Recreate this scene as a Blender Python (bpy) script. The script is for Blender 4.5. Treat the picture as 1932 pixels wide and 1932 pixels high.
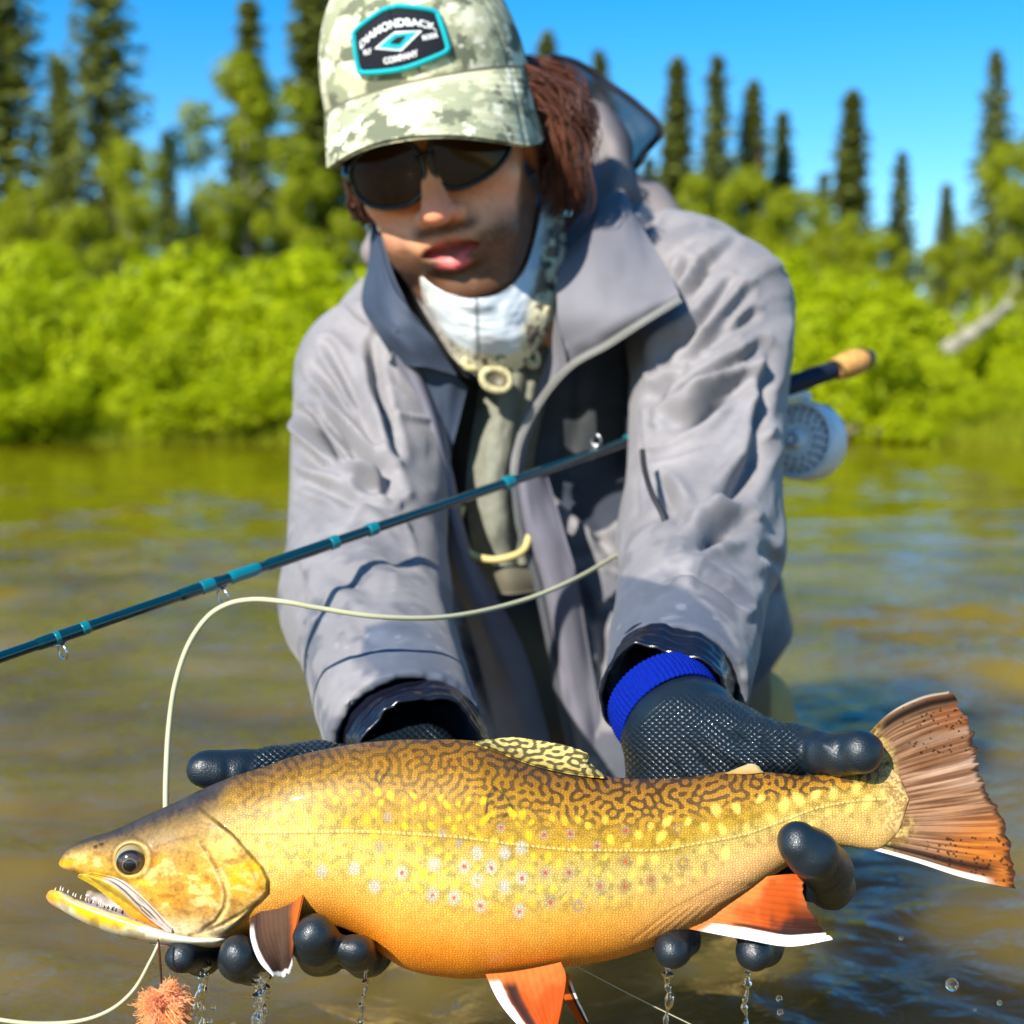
import bpy, math, random
import numpy as np
from mathutils import Matrix, Vector, noise as mnoise

for o in list(bpy.data.objects):
    bpy.data.objects.remove(o)
SC = bpy.context.scene
COL = SC.collection
# ------------------------------------------------------------------ camera
F_PX = 2700.0                    # focal length in units of a 1932 px wide picture
CAM_H = 0.45                     # metres above the water
PITCH = math.atan(206.0 / F_PX)  # horizon sits 206 px above the centre
cam_data = bpy.data.cameras.new('camera')
cam = bpy.data.objects.new('camera', cam_data)
COL.objects.link(cam)
cam.location = (0, 0, CAM_H)
cam.rotation_euler = (math.pi / 2 - PITCH, 0, 0)
cam_data.sensor_width = 36.0
cam_data.lens = 36.0 * F_PX / 1932.0
cam_data.clip_start = 0.02
cam_data.clip_end = 3000
cam_data.dof.use_dof = True
cam_data.dof.focus_distance = 0.75
cam_data.dof.aperture_fstop = 7.0
SC.camera = cam
# ------------------------------------------------------------------ sky and sun
SUN_EL, SUN_AZ = math.radians(34), math.radians(-148)   # azimuth from +Y, clockwise: behind the camera, to its left
world = bpy.data.worlds.new('World')
SC.world = world
world.use_nodes = True
wn = world.node_tree
wn.nodes.clear()
sky = wn.nodes.new('ShaderNodeTexSky')
sky.sky_type = 'NISHITA'
sky.sun_disc = False
sky.sun_elevation = SUN_EL
sky.sun_rotation = SUN_AZ
sky.air_density = 1.0
sky.dust_density = 0.15
sky.ozone_density = 3.0
hsv = wn.nodes.new('ShaderNodeHueSaturation')
hsv.inputs['Saturation'].default_value = 1.5
bg = wn.nodes.new('ShaderNodeBackground')
bg.inputs['Strength'].default_value = 0.108
wo = wn.nodes.new('ShaderNodeOutputWorld')
wn.links.new(sky.outputs[0], hsv.inputs['Color'])
wn.links.new(hsv.outputs[0], bg.inputs['Color'])
wn.links.new(bg.outputs[0], wo.inputs['Surface'])
sd = bpy.data.lights.new('sun', 'SUN')
sun = bpy.data.objects.new('sun', sd)
COL.objects.link(sun)
sd.energy = 5.0
sd.angle = math.radians(0.53)
sd.color = (1.0, 0.95, 0.86)
_sv = Vector((math.sin(SUN_AZ) * math.cos(SUN_EL), math.cos(SUN_AZ) * math.cos(SUN_EL), math.sin(SUN_EL)))
sun.rotation_euler = (-_sv).to_track_quat('-Z', 'Y').to_euler()
sun.location = _sv * 30
# ------------------------------------------------------------------ colour management
SC.view_settings.view_transform = 'Standard'
SC.view_settings.look = 'None'
SC.view_settings.exposure = 0.9
SC.view_settings.gamma = 1.0
SC.view_settings.use_curve_mapping = False
SC.render.engine = 'CYCLES'
SC.cycles.use_denoising = True
SC.cycles.max_bounces = 8
SC.cycles.transparent_max_bounces = 16
SC.cycles.transmission_bounces = 8
SC.cycles.caustics_reflective = False
SC.cycles.caustics_refractive = False

# ================================================================== helpers
# "a-space": camera-aligned metres (x right, y depth, z up). px/py are 1932-px picture units.
_F = np.array([0, math.cos(PITCH), -math.sin(PITCH)])
_U = np.array([0, math.sin(PITCH), math.cos(PITCH)])
_X = np.array([1.0, 0, 0])
RW = np.stack([_X, _F, _U], 0)

def A(px, py, d):
    """picture position + depth -> a-space"""
    px, py, d = np.broadcast_arrays(np.asarray(px, float), np.asarray(py, float), np.asarray(d, float))
    return np.stack([(px - 966) / F_PX * d, d, (966 - py) / F_PX * d], -1)

def proj(v):
    v = np.asarray(v)
    return v[..., 0] / v[..., 1] * F_PX + 966, 966 - v[..., 2] / v[..., 1] * F_PX

def W(v):
    """a-space -> world"""
    return np.asarray(v, float) @ RW + np.array([0, 0, CAM_H])

def PW(px, py, d):
    return W(A(px, py, d))

def rng(seed):
    return np.random.default_rng(seed)

def spl(pts, n, closed=False):
    """Catmull-Rom through points, n samples"""
    P = np.asarray(pts, float)
    if len(P) == 2:
        t = np.linspace(0, 1, n)[:, None]
        return P[0] * (1 - t) + P[1] * t
    if closed:
        P = np.vstack([P[-1], P, P[0], P[1]])
    else:
        P = np.vstack([2 * P[0] - P[1], P, 2 * P[-1] - P[-2]])
    m = len(P) - 3
    t = np.linspace(0, m, n, endpoint=not closed)
    i = np.minimum(t.astype(int), m - 1)
    f = (t - i)[:, None]
    a, b, c, d = P[i], P[i + 1], P[i + 2], P[i + 3]
    return 0.5 * (2 * b + (c - a) * f + (2 * a - 5 * b + 4 * c - d) * f ** 2 + (3 * b - a - 3 * c + d) * f ** 3)

def pint(x, pts):
    """smooth monotone interpolation y(x)"""
    p = np.asarray(pts, float)
    X, Y = p[:, 0], p[:, 1]
    h = np.diff(X); dl = np.diff(Y) / h
    m = np.zeros(len(X)); m[0], m[-1] = dl[0], dl[-1]
    for k in range(1, len(X) - 1):
        if dl[k - 1] * dl[k] > 0:
            w1, w2 = 2 * h[k] + h[k - 1], h[k] + 2 * h[k - 1]
            m[k] = (w1 + w2) / (w1 / dl[k - 1] + w2 / dl[k])
    x = np.clip(np.asarray(x, float), X[0], X[-1])
    i = np.clip(np.searchsorted(X, x, side='right') - 1, 0, len(X) - 2)
    t = (x - X[i]) / h[i]
    return ((2 * t ** 3 - 3 * t ** 2 + 1) * Y[i] + (t ** 3 - 2 * t ** 2 + t) * h[i] * m[i]
            + (-2 * t ** 3 + 3 * t ** 2) * Y[i + 1] + (t ** 3 - t ** 2) * h[i] * m[i + 1])

def sstep(a, b, x):
    t = np.clip((x - a) / (b - a), 0, 1)
    return t * t * (3 - 2 * t)

def mixc(a, b, t):
    a, b = np.asarray(a, float), np.asarray(b, float)
    return a + (b - a) * np.asarray(t)[..., None]

def lin(r, g, b):
    """8-bit sRGB -> linear"""
    c = np.array([r, g, b]) / 255.0
    return tuple(np.where(c <= 0.04045, c / 12.92, ((c + 0.055) / 1.055) ** 2.4))

# ---- fast value noise in 3D (numpy)
def _hash(i, j, k, s):
    n = (i * 374761393 + j * 668265263 + k * 2147483647 + s * 1274126177) & 0xffffffff
    n = ((n ^ (n >> 13)) * 1274126177) & 0xffffffff
    n = (n ^ (n >> 16)) & 0xffffff
    return n / float(0xffffff)

def vnoise(p, scale=1.0, seed=0):
    p = np.asarray(p, float) * scale
    i = np.floor(p).astype(np.int64); f = p - i
    f = f * f * (3 - 2 * f)
    r = 0
    for a in (0, 1):
        for b in (0, 1):
            for c in (0, 1):
                w = (f[..., 0] if a else 1 - f[..., 0]) * (f[..., 1] if b else 1 - f[..., 1]) * (f[..., 2] if c else 1 - f[..., 2])
                r = r + w * _hash(i[..., 0] + a, i[..., 1] + b, i[..., 2] + c, seed)
    return r * 2 - 1

def fbm(p, scale=1.0, octv=3, seed=0):
    r, a = 0, 0.5
    for o in range(octv):
        r = r + a * vnoise(p, scale * 2 ** o, seed + o)
        a *= 0.5
    return r

# ---- materials
MATS = {}
def mat(name, color=(0.5, 0.5, 0.5), rough=0.6, spec=0.5, metal=0.0, attr=None, noise=None, bump=None, coat=0.0,
        sheen=0.0, sss=0.0, trans=0.0, ior=1.45, emis=None):
    """principled material; attr = colour attribute name; noise=(scale, amount); bump=(scale, strength, dist)"""
    if name in MATS:
        return MATS[name]
    m = bpy.data.materials.new(name)
    m.use_nodes = True
    nt = m.node_tree
    b = nt.nodes['Principled BSDF']
    b.inputs['Base Color'].default_value = (*color, 1)
    b.inputs['Roughness'].default_value = rough
    b.inputs['Specular IOR Level'].default_value = spec
    b.inputs['Metallic'].default_value = metal
    b.inputs['Coat Weight'].default_value = coat
    b.inputs['Coat Roughness'].default_value = 0.12
    b.inputs['Sheen Weight'].default_value = sheen
    b.inputs['Transmission Weight'].default_value = trans
    b.inputs['IOR'].default_value = ior
    if sss:
        b.inputs['Subsurface Weight'].default_value = sss
        b.inputs['Subsurface Radius'].default_value = (0.01, 0.004, 0.002)
        b.inputs['Subsurface Scale'].default_value = 0.6
    src = None
    if attr:
        at = nt.nodes.new('ShaderNodeAttribute'); at.attribute_name = attr
        src = at.outputs['Color']
    if noise or bump:
        tc = nt.nodes.new('ShaderNodeTexCoord')
    if noise:
        nz = nt.nodes.new('ShaderNodeTexNoise')
        nz.inputs['Scale'].default_value = noise[0]; nz.inputs['Detail'].default_value = 6
        nt.links.new(tc.outputs['Object'], nz.inputs['Vector'])
        mr = nt.nodes.new('ShaderNodeMapRange')
        mr.inputs['From Min'].default_value = 0.3; mr.inputs['From Max'].default_value = 0.7
        mr.inputs['To Min'].default_value = 1 - noise[1]; mr.inputs['To Max'].default_value = 1 + noise[1]
        nt.links.new(nz.outputs['Fac'], mr.inputs['Value'])
        mx = nt.nodes.new('ShaderNodeVectorMath'); mx.operation = 'SCALE'
        if src is not None:
            nt.links.new(src, mx.inputs[0])
        else:
            mx.inputs[0].default_value = color
        nt.links.new(mr.outputs[0], mx.inputs['Scale'])
        src = mx.outputs[0]
    if src is not None:
        nt.links.new(src, b.inputs['Base Color'])
    if bump:
        nb = nt.nodes.new('ShaderNodeTexNoise')
        nb.inputs['Scale'].default_value = bump[0]; nb.inputs['Detail'].default_value = 5
        nt.links.new(tc.outputs['Object'], nb.inputs['Vector'])
        bp = nt.nodes.new('ShaderNodeBump')
        bp.inputs['Strength'].default_value = bump[1]; bp.inputs['Distance'].default_value = bump[2]
        nt.links.new(nb.outputs['Fac'], bp.inputs['Height'])
        nt.links.new(bp.outputs[0], b.inputs['Normal'])
    MATS[name] = m
    return m

# ---- object creation
def thing(name, loc, label, cat, group=None):
    o = bpy.data.objects.new(name, None)
    o.empty_display_size = 0.05
    o.location = Vector(loc)
    COL.objects.link(o)
    return tag(o, label, cat, group)

def tag(o, label=None, cat=None, group=None, kind=None):
    if label: o['label'] = label
    if cat: o['category'] = cat
    if group: o['group'] = group
    if kind: o['kind'] = kind
    return o

def newmesh(name, V, Fc, smooth=True, colors=None, vecs=None):
    """V (n,3) world coordinates; Fc: (m,4)/(m,3) array or list of arrays"""
    me = bpy.data.meshes.new(name)
    V = np.asarray(V, np.float32)
    Fs = Fc if isinstance(Fc, list) else [Fc]
    Fs = [np.asarray(f, np.int32) for f in Fs if len(f)]
    nl = sum(f.size for f in Fs); nf = sum(len(f) for f in Fs)
    me.vertices.add(len(V)); me.vertices.foreach_set('co', V.ravel())
    me.loops.add(nl); me.polygons.add(nf)
    me.loops.foreach_set('vertex_index', np.concatenate([f.ravel() for f in Fs]))
    ls, k = [], 0
    for f in Fs:
        ls.append(k + np.arange(len(f)) * f.shape[1]); k += f.size
    me.polygons.foreach_set('loop_start', np.concatenate(ls).astype(np.int32))
    me.polygons.foreach_set('use_smooth', np.full(nf, smooth, bool))
    me.update(calc_edges=True)
    me.validate()
    if colors is not None:
        at = me.attributes.new('col', 'FLOAT_COLOR', 'POINT')
        c = np.ones((len(V), 4), np.float32); c[:, :3] = np.clip(colors, 0, 4)
        at.data.foreach_set('color', c.ravel())
    for nm, arr in (vecs or {}).items():
        at = me.attributes.new(nm, 'FLOAT_VECTOR', 'POINT')
        at.data.foreach_set('vector', np.asarray(arr, np.float32).ravel())
    return me

def link(name, me, m, parent=None, world=True):
    o = bpy.data.objects.new(name, me)
    COL.objects.link(o)
    if m is not None and not me.materials:
        me.materials.append(m)
    if parent is not None:
        o.parent = parent
        if world:
            loc = parent.location if parent.type == 'EMPTY' else Vector((0, 0, 0))
            o.matrix_parent_inverse = Matrix.Translation(-loc)
    return o

def mk(name, Va, Fc, m, parent=None, smooth=True, colors=None, vecs=None, space='a'):
    """mesh object from a-space (default) or world vertices"""
    V = W(Va) if space == 'a' else np.asarray(Va)
    return link(name, newmesh(name, V, Fc, smooth, colors, vecs), m, parent)

def gridf(nu, nv, cu=False, cv=False, off=0):
    """quad indices of an nu x nv vertex grid (index = i*nv+j)"""
    i = np.arange(nu if cu else nu - 1); j = np.arange(nv if cv else nv - 1)
    I, J = np.meshgrid(i, j, indexing='ij')
    I2, J2 = (I + 1) % nu, (J + 1) % nv
    return (np.stack([I * nv + J, I2 * nv + J, I2 * nv + J2, I * nv + J2], -1).reshape(-1, 4) + off)

def tube(path, rad, nseg=10, caps=True, flat=None):
    """swept tube; returns V,[quads,tris]"""
    P = np.asarray(path, float); n = len(P)
    r = np.broadcast_to(np.asarray(rad, float), (n,))
    T = np.gradient(P, axis=0); T /= np.linalg.norm(T, axis=1)[:, None] + 1e-12
    u = np.cross(T[0], [0, 0, 1.0])
    if np.linalg.norm(u) < 1e-3: u = np.cross(T[0], [1.0, 0, 0])
    u /= np.linalg.norm(u)
    Us = []
    for k in range(n):
        u = u - T[k] * np.dot(u, T[k]); u /= np.linalg.norm(u) + 1e-12
        Us.append(u)
    Us = np.array(Us); Vs = np.cross(T, Us)
    a = np.linspace(0, 2 * np.pi, nseg, endpoint=False)
    fl = 1.0 if flat is None else flat
    V = P[:, None] + r[:, None, None] * (Us[:, None] * np.cos(a)[None, :, None] + Vs[:, None] * fl * np.sin(a)[None, :, None])
    V = V.reshape(-1, 3)
    Q = gridf(n, nseg, cv=True)
    if not caps:
        return V, [Q]
    V = np.vstack([V, P[0], P[-1]])
    j = np.arange(nseg); j2 = (j + 1) % nseg
    t1 = np.stack([np.full(nseg, n * nseg), j2, j], -1)
    t2 = np.stack([np.full(nseg, n * nseg + 1), (n - 1) * nseg + j, (n - 1) * nseg + j2], -1)
    return V, [Q, np.vstack([t1, t2])]

def joinm(parts):
    """merge (V,[faces]) lists"""
    Vs, by = [], {}
    k = 0
    for V, Fl in parts:
        for f in Fl:
            by.setdefault(f.shape[1], []).append(np.asarray(f) + k)
        Vs.append(V); k += len(V)
    return np.vstack(Vs), [np.vstack(v) for v in by.values()]

def thick(G, t, nrm=None):
    """closed slab from an (nu,nv,3) grid: offset +-t/2 along normals"""
    nu, nv = G.shape[:2]
    du = np.gradient(G, axis=0); dv = np.gradient(G, axis=1)
    N = np.cross(du, dv); N /= np.linalg.norm(N, axis=2)[..., None] + 1e-12
    tt = np.broadcast_to(np.asarray(t, float), (nu, nv))[..., None]
    V = np.vstack([(G + N * tt / 2).reshape(-1, 3), (G - N * tt / 2).reshape(-1, 3)])
    n = nu * nv
    f1 = gridf(nu, nv); f2 = gridf(nu, nv)[:, ::-1] + n
    idx = np.arange(n).reshape(nu, nv)
    loop = np.concatenate([idx[0, :-1], idx[:-1, -1], idx[-1, :0:-1], idx[:0:-1, 0]])
    l2 = np.roll(loop, -1)
    side = np.stack([loop, loop + n, l2 + n, l2], -1)
    return V, [np.vstack([f1, f2, side])]

def patchgrid(rows, nu, nv):
    """smooth surface through a list of control rows (each a list of points)"""
    R = np.array([spl(r, nv) for r in rows])
    return np.stack([spl(R[:, j], nu) for j in range(nv)], 1)

# ---- signed distance tools (a-space metres)
def sd_cone(p, a, b, r1, r2):
    """round cone, exact enough"""
    a, b = np.asarray(a, float), np.asarray(b, float)
    ba = b - a
    h = np.clip(((p - a) @ ba) / (ba @ ba), 0, 1)
    d = p - a - h[..., None] * ba
    return np.sqrt((d * d).sum(-1)) - (r1 + (r2 - r1) * h)

def sd_ell(p, c, r, R=None):
    q = p - np.asarray(c, float)
    if R is not None: q = q @ R
    r = np.asarray(r, float)
    k0 = np.sqrt(((q / r) ** 2).sum(-1)); k1 = np.sqrt(((q / r ** 2) ** 2).sum(-1)) + 1e-9
    return k0 * (k0 - 1) / k1

def smin(a, b, k):
    h = np.clip(0.5 + 0.5 * (b - a) / k, 0, 1)
    return b + (a - b) * h - k * h * (1 - h)

def smax(a, b, k):
    return -smin(-a, -b, k)

def sd_poly(qx, qy, poly):
    """2D signed distance to a polygon (negative inside)"""
    P = np.asarray(poly, float); n = len(P)
    d = np.full(qx.shape, 1e18); s = np.ones(qx.shape)
    for i in range(n):
        a, b = P[i], P[i - 1]
        ex, ey = b - a
        wx, wy = qx - a[0], qy - a[1]
        t = np.clip((wx * ex + wy * ey) / (ex * ex + ey * ey + 1e-12), 0, 1)
        d = np.minimum(d, (wx - ex * t) ** 2 + (wy - ey * t) ** 2)
        c1, c2, c3 = qy >= a[1], qy < b[1], ex * wy > ey * wx
        flip = (c1 & c2 & c3) | (~c1 & ~c2 & ~c3)
        s = np.where(flip, -s, s)
    return s * np.sqrt(d)

def d_line(qx, qy, pts, reach=None):
    """distance to open polyline, and parameter 0..1 along it, and side; points farther than reach are skipped"""
    P = np.asarray(pts, float)
    if reach is not None:
        m0 = (qx > P[:, 0].min() - reach) & (qx < P[:, 0].max() + reach) & (qy > P[:, 1].min() - reach) & (qy < P[:, 1].max() + reach)
        out = [np.full(qx.shape, 1e9), np.zeros(qx.shape), np.zeros(qx.shape)]
        if m0.any():
            for o_, v_ in zip(out, d_line(qx[m0], qy[m0], pts)): o_[m0] = v_
        return out
    L = np.r_[0, np.cumsum(np.hypot(*np.diff(P, axis=0).T))]
    best = np.full(qx.shape, 1e18); par = np.zeros(qx.shape); side = np.zeros(qx.shape)
    for i in range(len(P) - 1):
        a, b = P[i], P[i + 1]; e = b - a
        wx, wy = qx - a[0], qy - a[1]
        t = np.clip((wx * e[0] + wy * e[1]) / (e @ e + 1e-12), 0, 1)
        dd = np.hypot(wx - e[0] * t, wy - e[1] * t)
        m = dd < best
        best = np.where(m, dd, best); par = np.where(m, (L[i] + t * (L[i + 1] - L[i])) / L[-1], par)
        side = np.where(m, np.sign(e[0] * wy - e[1] * wx), side)
    return best, par, side

def sdf_mesh(f, lo, hi, h, relax=2):
    """surface nets over f(points)->distance"""
    lo, hi = np.asarray(lo, float), np.asarray(hi, float)
    n = np.ceil((hi - lo) / h).astype(int) + 1
    ax = [lo[k] + np.arange(n[k]) * h for k in range(3)]
    D = np.empty(n, np.float32)
    Y, Z = np.meshgrid(ax[1], ax[2], indexing='ij')
    for i0 in range(0, n[0], 24):
        xs = ax[0][i0:i0 + 24]
        p = np.empty((len(xs), n[1], n[2], 3))
        p[..., 0] = xs[:, None, None]; p[..., 1] = Y; p[..., 2] = Z
        D[i0:i0 + 24] = f(p)
    ins = D < 0
    c = [ins[a:n[0] - 1 + a, b:n[1] - 1 + b, d:n[2] - 1 + d] for a in (0, 1) for b in (0, 1) for d in (0, 1)]
    s = sum(x.astype(np.int8) for x in c)
    act = (s > 0) & (s < 8)
    cid = np.full(act.shape, -1, np.int64)
    I = np.argwhere(act); cid[act] = np.arange(len(I))
    acc = np.zeros((len(I), 3)); cnt = np.zeros(len(I))
    cor = [(a, b, d) for a in (0, 1) for b in (0, 1) for d in (0, 1)]
    dv = {k: D[I[:, 0] + k[0], I[:, 1] + k[1], I[:, 2] + k[2]].astype(float) for k in cor}
    for k in cor:
        for axs in range(3):
            if k[axs] == 0:
                k2 = tuple(k[q] + (q == axs) for q in range(3))
                d0, d1 = dv[k], dv[k2]
                m = (d0 < 0) != (d1 < 0)
                t = np.where(m, d0 / np.where(m, d0 - d1, 1), 0)
                pt = np.tile(np.array(k, float), (len(I), 1)); pt[:, axs] += t
                acc[m] += pt[m]; cnt[m] += 1
    V = lo + (I + acc / cnt[:, None]) * h
    quads = []
    for axs in range(3):
        u, w = (axs + 1) % 3, (axs + 2) % 3
        sl0 = [slice(1, n[q] - 1) for q in range(3)]; sl1 = list(sl0)
        sl0[axs] = slice(0, n[axs] - 1); sl1[axs] = slice(1, n[axs])
        a, b = ins[tuple(sl0)], ins[tuple(sl1)]
        E = np.argwhere(a != b)
        flip = a[a != b]
        off = np.ones(3, int); off[axs] = 0
        E = E + off
        def cell(du, dw):
            q = E.copy(); q[:, u] += du; q[:, w] += dw
            return cid[q[:, 0], q[:, 1], q[:, 2]]
        q = np.stack([cell(-1, -1), cell(0, -1), cell(0, 0), cell(-1, 0)], -1)
        q[~flip] = q[~flip][:, ::-1]
        quads.append(q[(q >= 0).all(1)])
    Q = np.vstack(quads)
    for _ in range(relax):
        e = h * 0.3
        d0 = f(V)
        g = np.stack([f(V + np.eye(3)[k] * e) - d0 for k in range(3)], -1) / e
        st = d0 / np.maximum((g * g).sum(-1), 0.25)
        V = V - np.clip(st, -h, h)[:, None] * g
    return V, Q

def vnormals(V, Q):
    fn = np.cross(V[Q[:, 2]] - V[Q[:, 0]], V[Q[:, 3]] - V[Q[:, 1]])
    N = np.zeros_like(V)
    for k in range(4):
        np.add.at(N, Q[:, k], fn)
    return N / (np.linalg.norm(N, axis=1)[:, None] + 1e-12)

def vsmooth(V, Q, it=1, lam=0.5):
    for _ in range(it):
        S = np.zeros_like(V); c = np.zeros(len(V))
        for k in range(4):
            np.add.at(S, Q[:, k], V[Q[:, (k + 1) % 4]] + V[Q[:, k - 1]]); np.add.at(c, Q[:, k], 2)
        V = V + lam * (S / np.maximum(c, 1)[:, None] - V)
    return V

def subdiv(V, Q):
    """one linear quad subdivision"""
    E = np.sort(np.stack([Q, np.roll(Q, -1, 1)], -1).reshape(-1, 2), 1)
    key = E[:, 0].astype(np.int64) * (len(V) + 1) + E[:, 1]
    uq, first, inv = np.unique(key, return_index=True, return_inverse=True)
    mid = V[E[first]].mean(1); n = len(V); m = len(uq)
    cen = V[Q].mean(1)
    e = inv.reshape(-1, 4) + n; c = np.arange(len(Q)) + n + m
    Vn = np.vstack([V, mid, cen])
    Qn = np.concatenate([np.stack([Q[:, k], e[:, k], c, e[:, k - 1]], -1) for k in range(4)])
    return Vn, Qn
# ================================================================== setting: ground, river, far bank
BANK_Y = 16.0
gx = np.r_[np.linspace(-400, -40, 10), np.linspace(-36, 36, 73), np.linspace(40, 400, 10)]
gy = np.r_[np.linspace(-60, -2, 8), np.linspace(0, 15, 16), np.linspace(15.3, 19, 14), np.linspace(20, 60, 30), np.linspace(80, 1500, 12)]
X, Y = np.meshgrid(gx, gy, indexing='ij')
edge = BANK_Y + 0.5 * np.sin(X * 0.7) + 0.3 * np.sin(X * 1.9 + 1) - 0.3 * sstep(5, 9, X)
Z = -0.55 + 0.95 * sstep(-0.9, 1.8, Y - edge) + 0.5 * sstep(2, 14, Y - edge)
Z = Z + 0.08 * vnoise(np.stack([X, Y, X * 0], -1), 0.9, 3)
Gv = np.stack([X, Y, Z], -1).reshape(-1, 3)
m_ground = mat('bank_soil_grass', lin(118, 112, 40), 0.95, 0.2, noise=(3.0, 0.5), bump=(8, 0.6, 0.05))
ground = mk('ground', Gv, gridf(len(gx), len(gy)), m_ground, space='w')
tag(ground, kind='structure')

# river: one sheet, ripples as real relief near the camera, finer ones as bump
def ripple(x, y):
    p = np.stack([x, y, 0 * x], -1)
    w = 0
    wx = x + 0.10 * vnoise(p, 1.7, 5) + 0.05 * vnoise(p, 4.1, 6)
    wy = y + 0.12 * vnoise(p, 1.9, 7) + 0.05 * vnoise(p, 4.3, 8)
    for k, (lam, ang, amp) in enumerate([(0.62, 80, .0130), (0.37, 101, .0095), (0.24, 66, .0065), (0.15, 95, .0046), (0.095, 118, .0028), (0.31, 20, .0040), (0.11, 40, .0024), (0.062, 75, .0012)]):
        a = math.radians(ang); ph = 2 * np.pi / lam
        s = np.sin(ph * (wx * math.cos(a) + wy * math.sin(a)) + k * 1.7)
        w = w + amp * (s + 0.25 * (1 - 2 * np.abs(s)))
    calm = 0.35 + 0.65 * sstep(-0.35, 0.5, vnoise(p, 0.8, 11))
    # ring waves where the drips land
    for (cx, cy, am) in ((0.13, 0.98, .0030), (-0.2, 1.0, .0028), (0.36, 1.10, .002)):
        r = np.hypot(x - cx, y - cy)
        w = w + am * np.sin(r * 2 * np.pi / 0.055) * np.exp(-(r / 0.22) ** 2)
    return w * calm * (1 - .72 * sstep(2.0, 8.0, y))
ys = np.r_[np.linspace(-6, 0.5, 14), np.geomspace(0.55, 17.5, 520)]
us = np.linspace(-1, 1, 420)
Yg = np.repeat(ys[:, None], len(us), 1)
half = np.where(ys < 0.55, 3.0, np.maximum(0.62 * ys + 0.35, 0))
half = np.maximum(half, 1.2)
Xg = half[:, None] * us[None, :] * (1 + 6 * np.abs(us[None, :]) ** 14)
Zg = ripple(Xg, Yg)
m_w = bpy.data.materials.new('river_water'); m_w.use_nodes = True
nt = m_w.node_tree; b = nt.nodes['Principled BSDF']
tc = nt.nodes.new('ShaderNodeTexCoord')
n1 = nt.nodes.new('ShaderNodeTexNoise'); n1.inputs['Scale'].default_value = 2.3; n1.inputs['Detail'].default_value = 5
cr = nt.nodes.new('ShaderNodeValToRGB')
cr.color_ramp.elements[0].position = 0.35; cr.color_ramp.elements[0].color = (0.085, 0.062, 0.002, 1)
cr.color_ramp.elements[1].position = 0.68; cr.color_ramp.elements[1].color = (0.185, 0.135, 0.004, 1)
mp = nt.nodes.new('ShaderNodeMapping'); mp.inputs['Scale'].default_value = (1.0, 1.6, 1)
n2 = nt.nodes.new('ShaderNodeTexNoise'); n2.inputs['Scale'].default_value = 14; n2.inputs['Detail'].default_value = 4; n2.inputs['Distortion'].default_value = 0.8
bp = nt.nodes.new('ShaderNodeBump'); bp.inputs['Strength'].default_value = 0.6; bp.inputs['Distance'].default_value = 0.012
nt.links.new(tc.outputs['Object'], n1.inputs['Vector']); nt.links.new(n1.outputs['Fac'], cr.inputs[0])
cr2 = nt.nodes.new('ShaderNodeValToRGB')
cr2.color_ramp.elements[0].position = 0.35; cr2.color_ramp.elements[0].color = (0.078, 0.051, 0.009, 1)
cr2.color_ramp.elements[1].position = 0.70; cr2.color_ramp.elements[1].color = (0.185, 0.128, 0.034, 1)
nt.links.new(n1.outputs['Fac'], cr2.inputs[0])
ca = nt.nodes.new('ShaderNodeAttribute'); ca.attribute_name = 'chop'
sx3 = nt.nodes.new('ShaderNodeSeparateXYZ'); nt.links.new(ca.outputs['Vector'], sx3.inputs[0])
mxw = nt.nodes.new('ShaderNodeMix'); mxw.data_type = 'RGBA'      # bank reflection put into the far mustard colour, browner near the camera
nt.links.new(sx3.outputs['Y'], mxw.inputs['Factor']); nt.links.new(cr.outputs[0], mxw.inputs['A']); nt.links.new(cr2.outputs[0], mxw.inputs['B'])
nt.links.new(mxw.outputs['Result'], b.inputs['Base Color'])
nt.links.new(tc.outputs['Object'], mp.inputs['Vector']); nt.links.new(mp.outputs[0], n2.inputs['Vector'])
nt.links.new(sx3.outputs['X'], bp.inputs['Strength'])
nt.links.new(n2.outputs['Fac'], bp.inputs['Height']); nt.links.new(bp.outputs[0], b.inputs['Normal'])
b.inputs['Roughness'].default_value = 0.035; b.inputs['IOR'].default_value = 1.333
b.subsurface_method = 'BURLEY'; b.inputs['Subsurface Weight'].default_value = 1.0      # silt scatters light sideways
b.inputs['Subsurface Radius'].default_value = (1.0, .75, .4); b.inputs['Subsurface Scale'].default_value = 0.28
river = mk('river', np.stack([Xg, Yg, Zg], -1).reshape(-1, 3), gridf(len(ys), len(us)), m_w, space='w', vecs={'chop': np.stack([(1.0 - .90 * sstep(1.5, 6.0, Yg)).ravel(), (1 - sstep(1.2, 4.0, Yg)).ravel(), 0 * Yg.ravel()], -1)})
tag(river, kind='structure')

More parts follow.
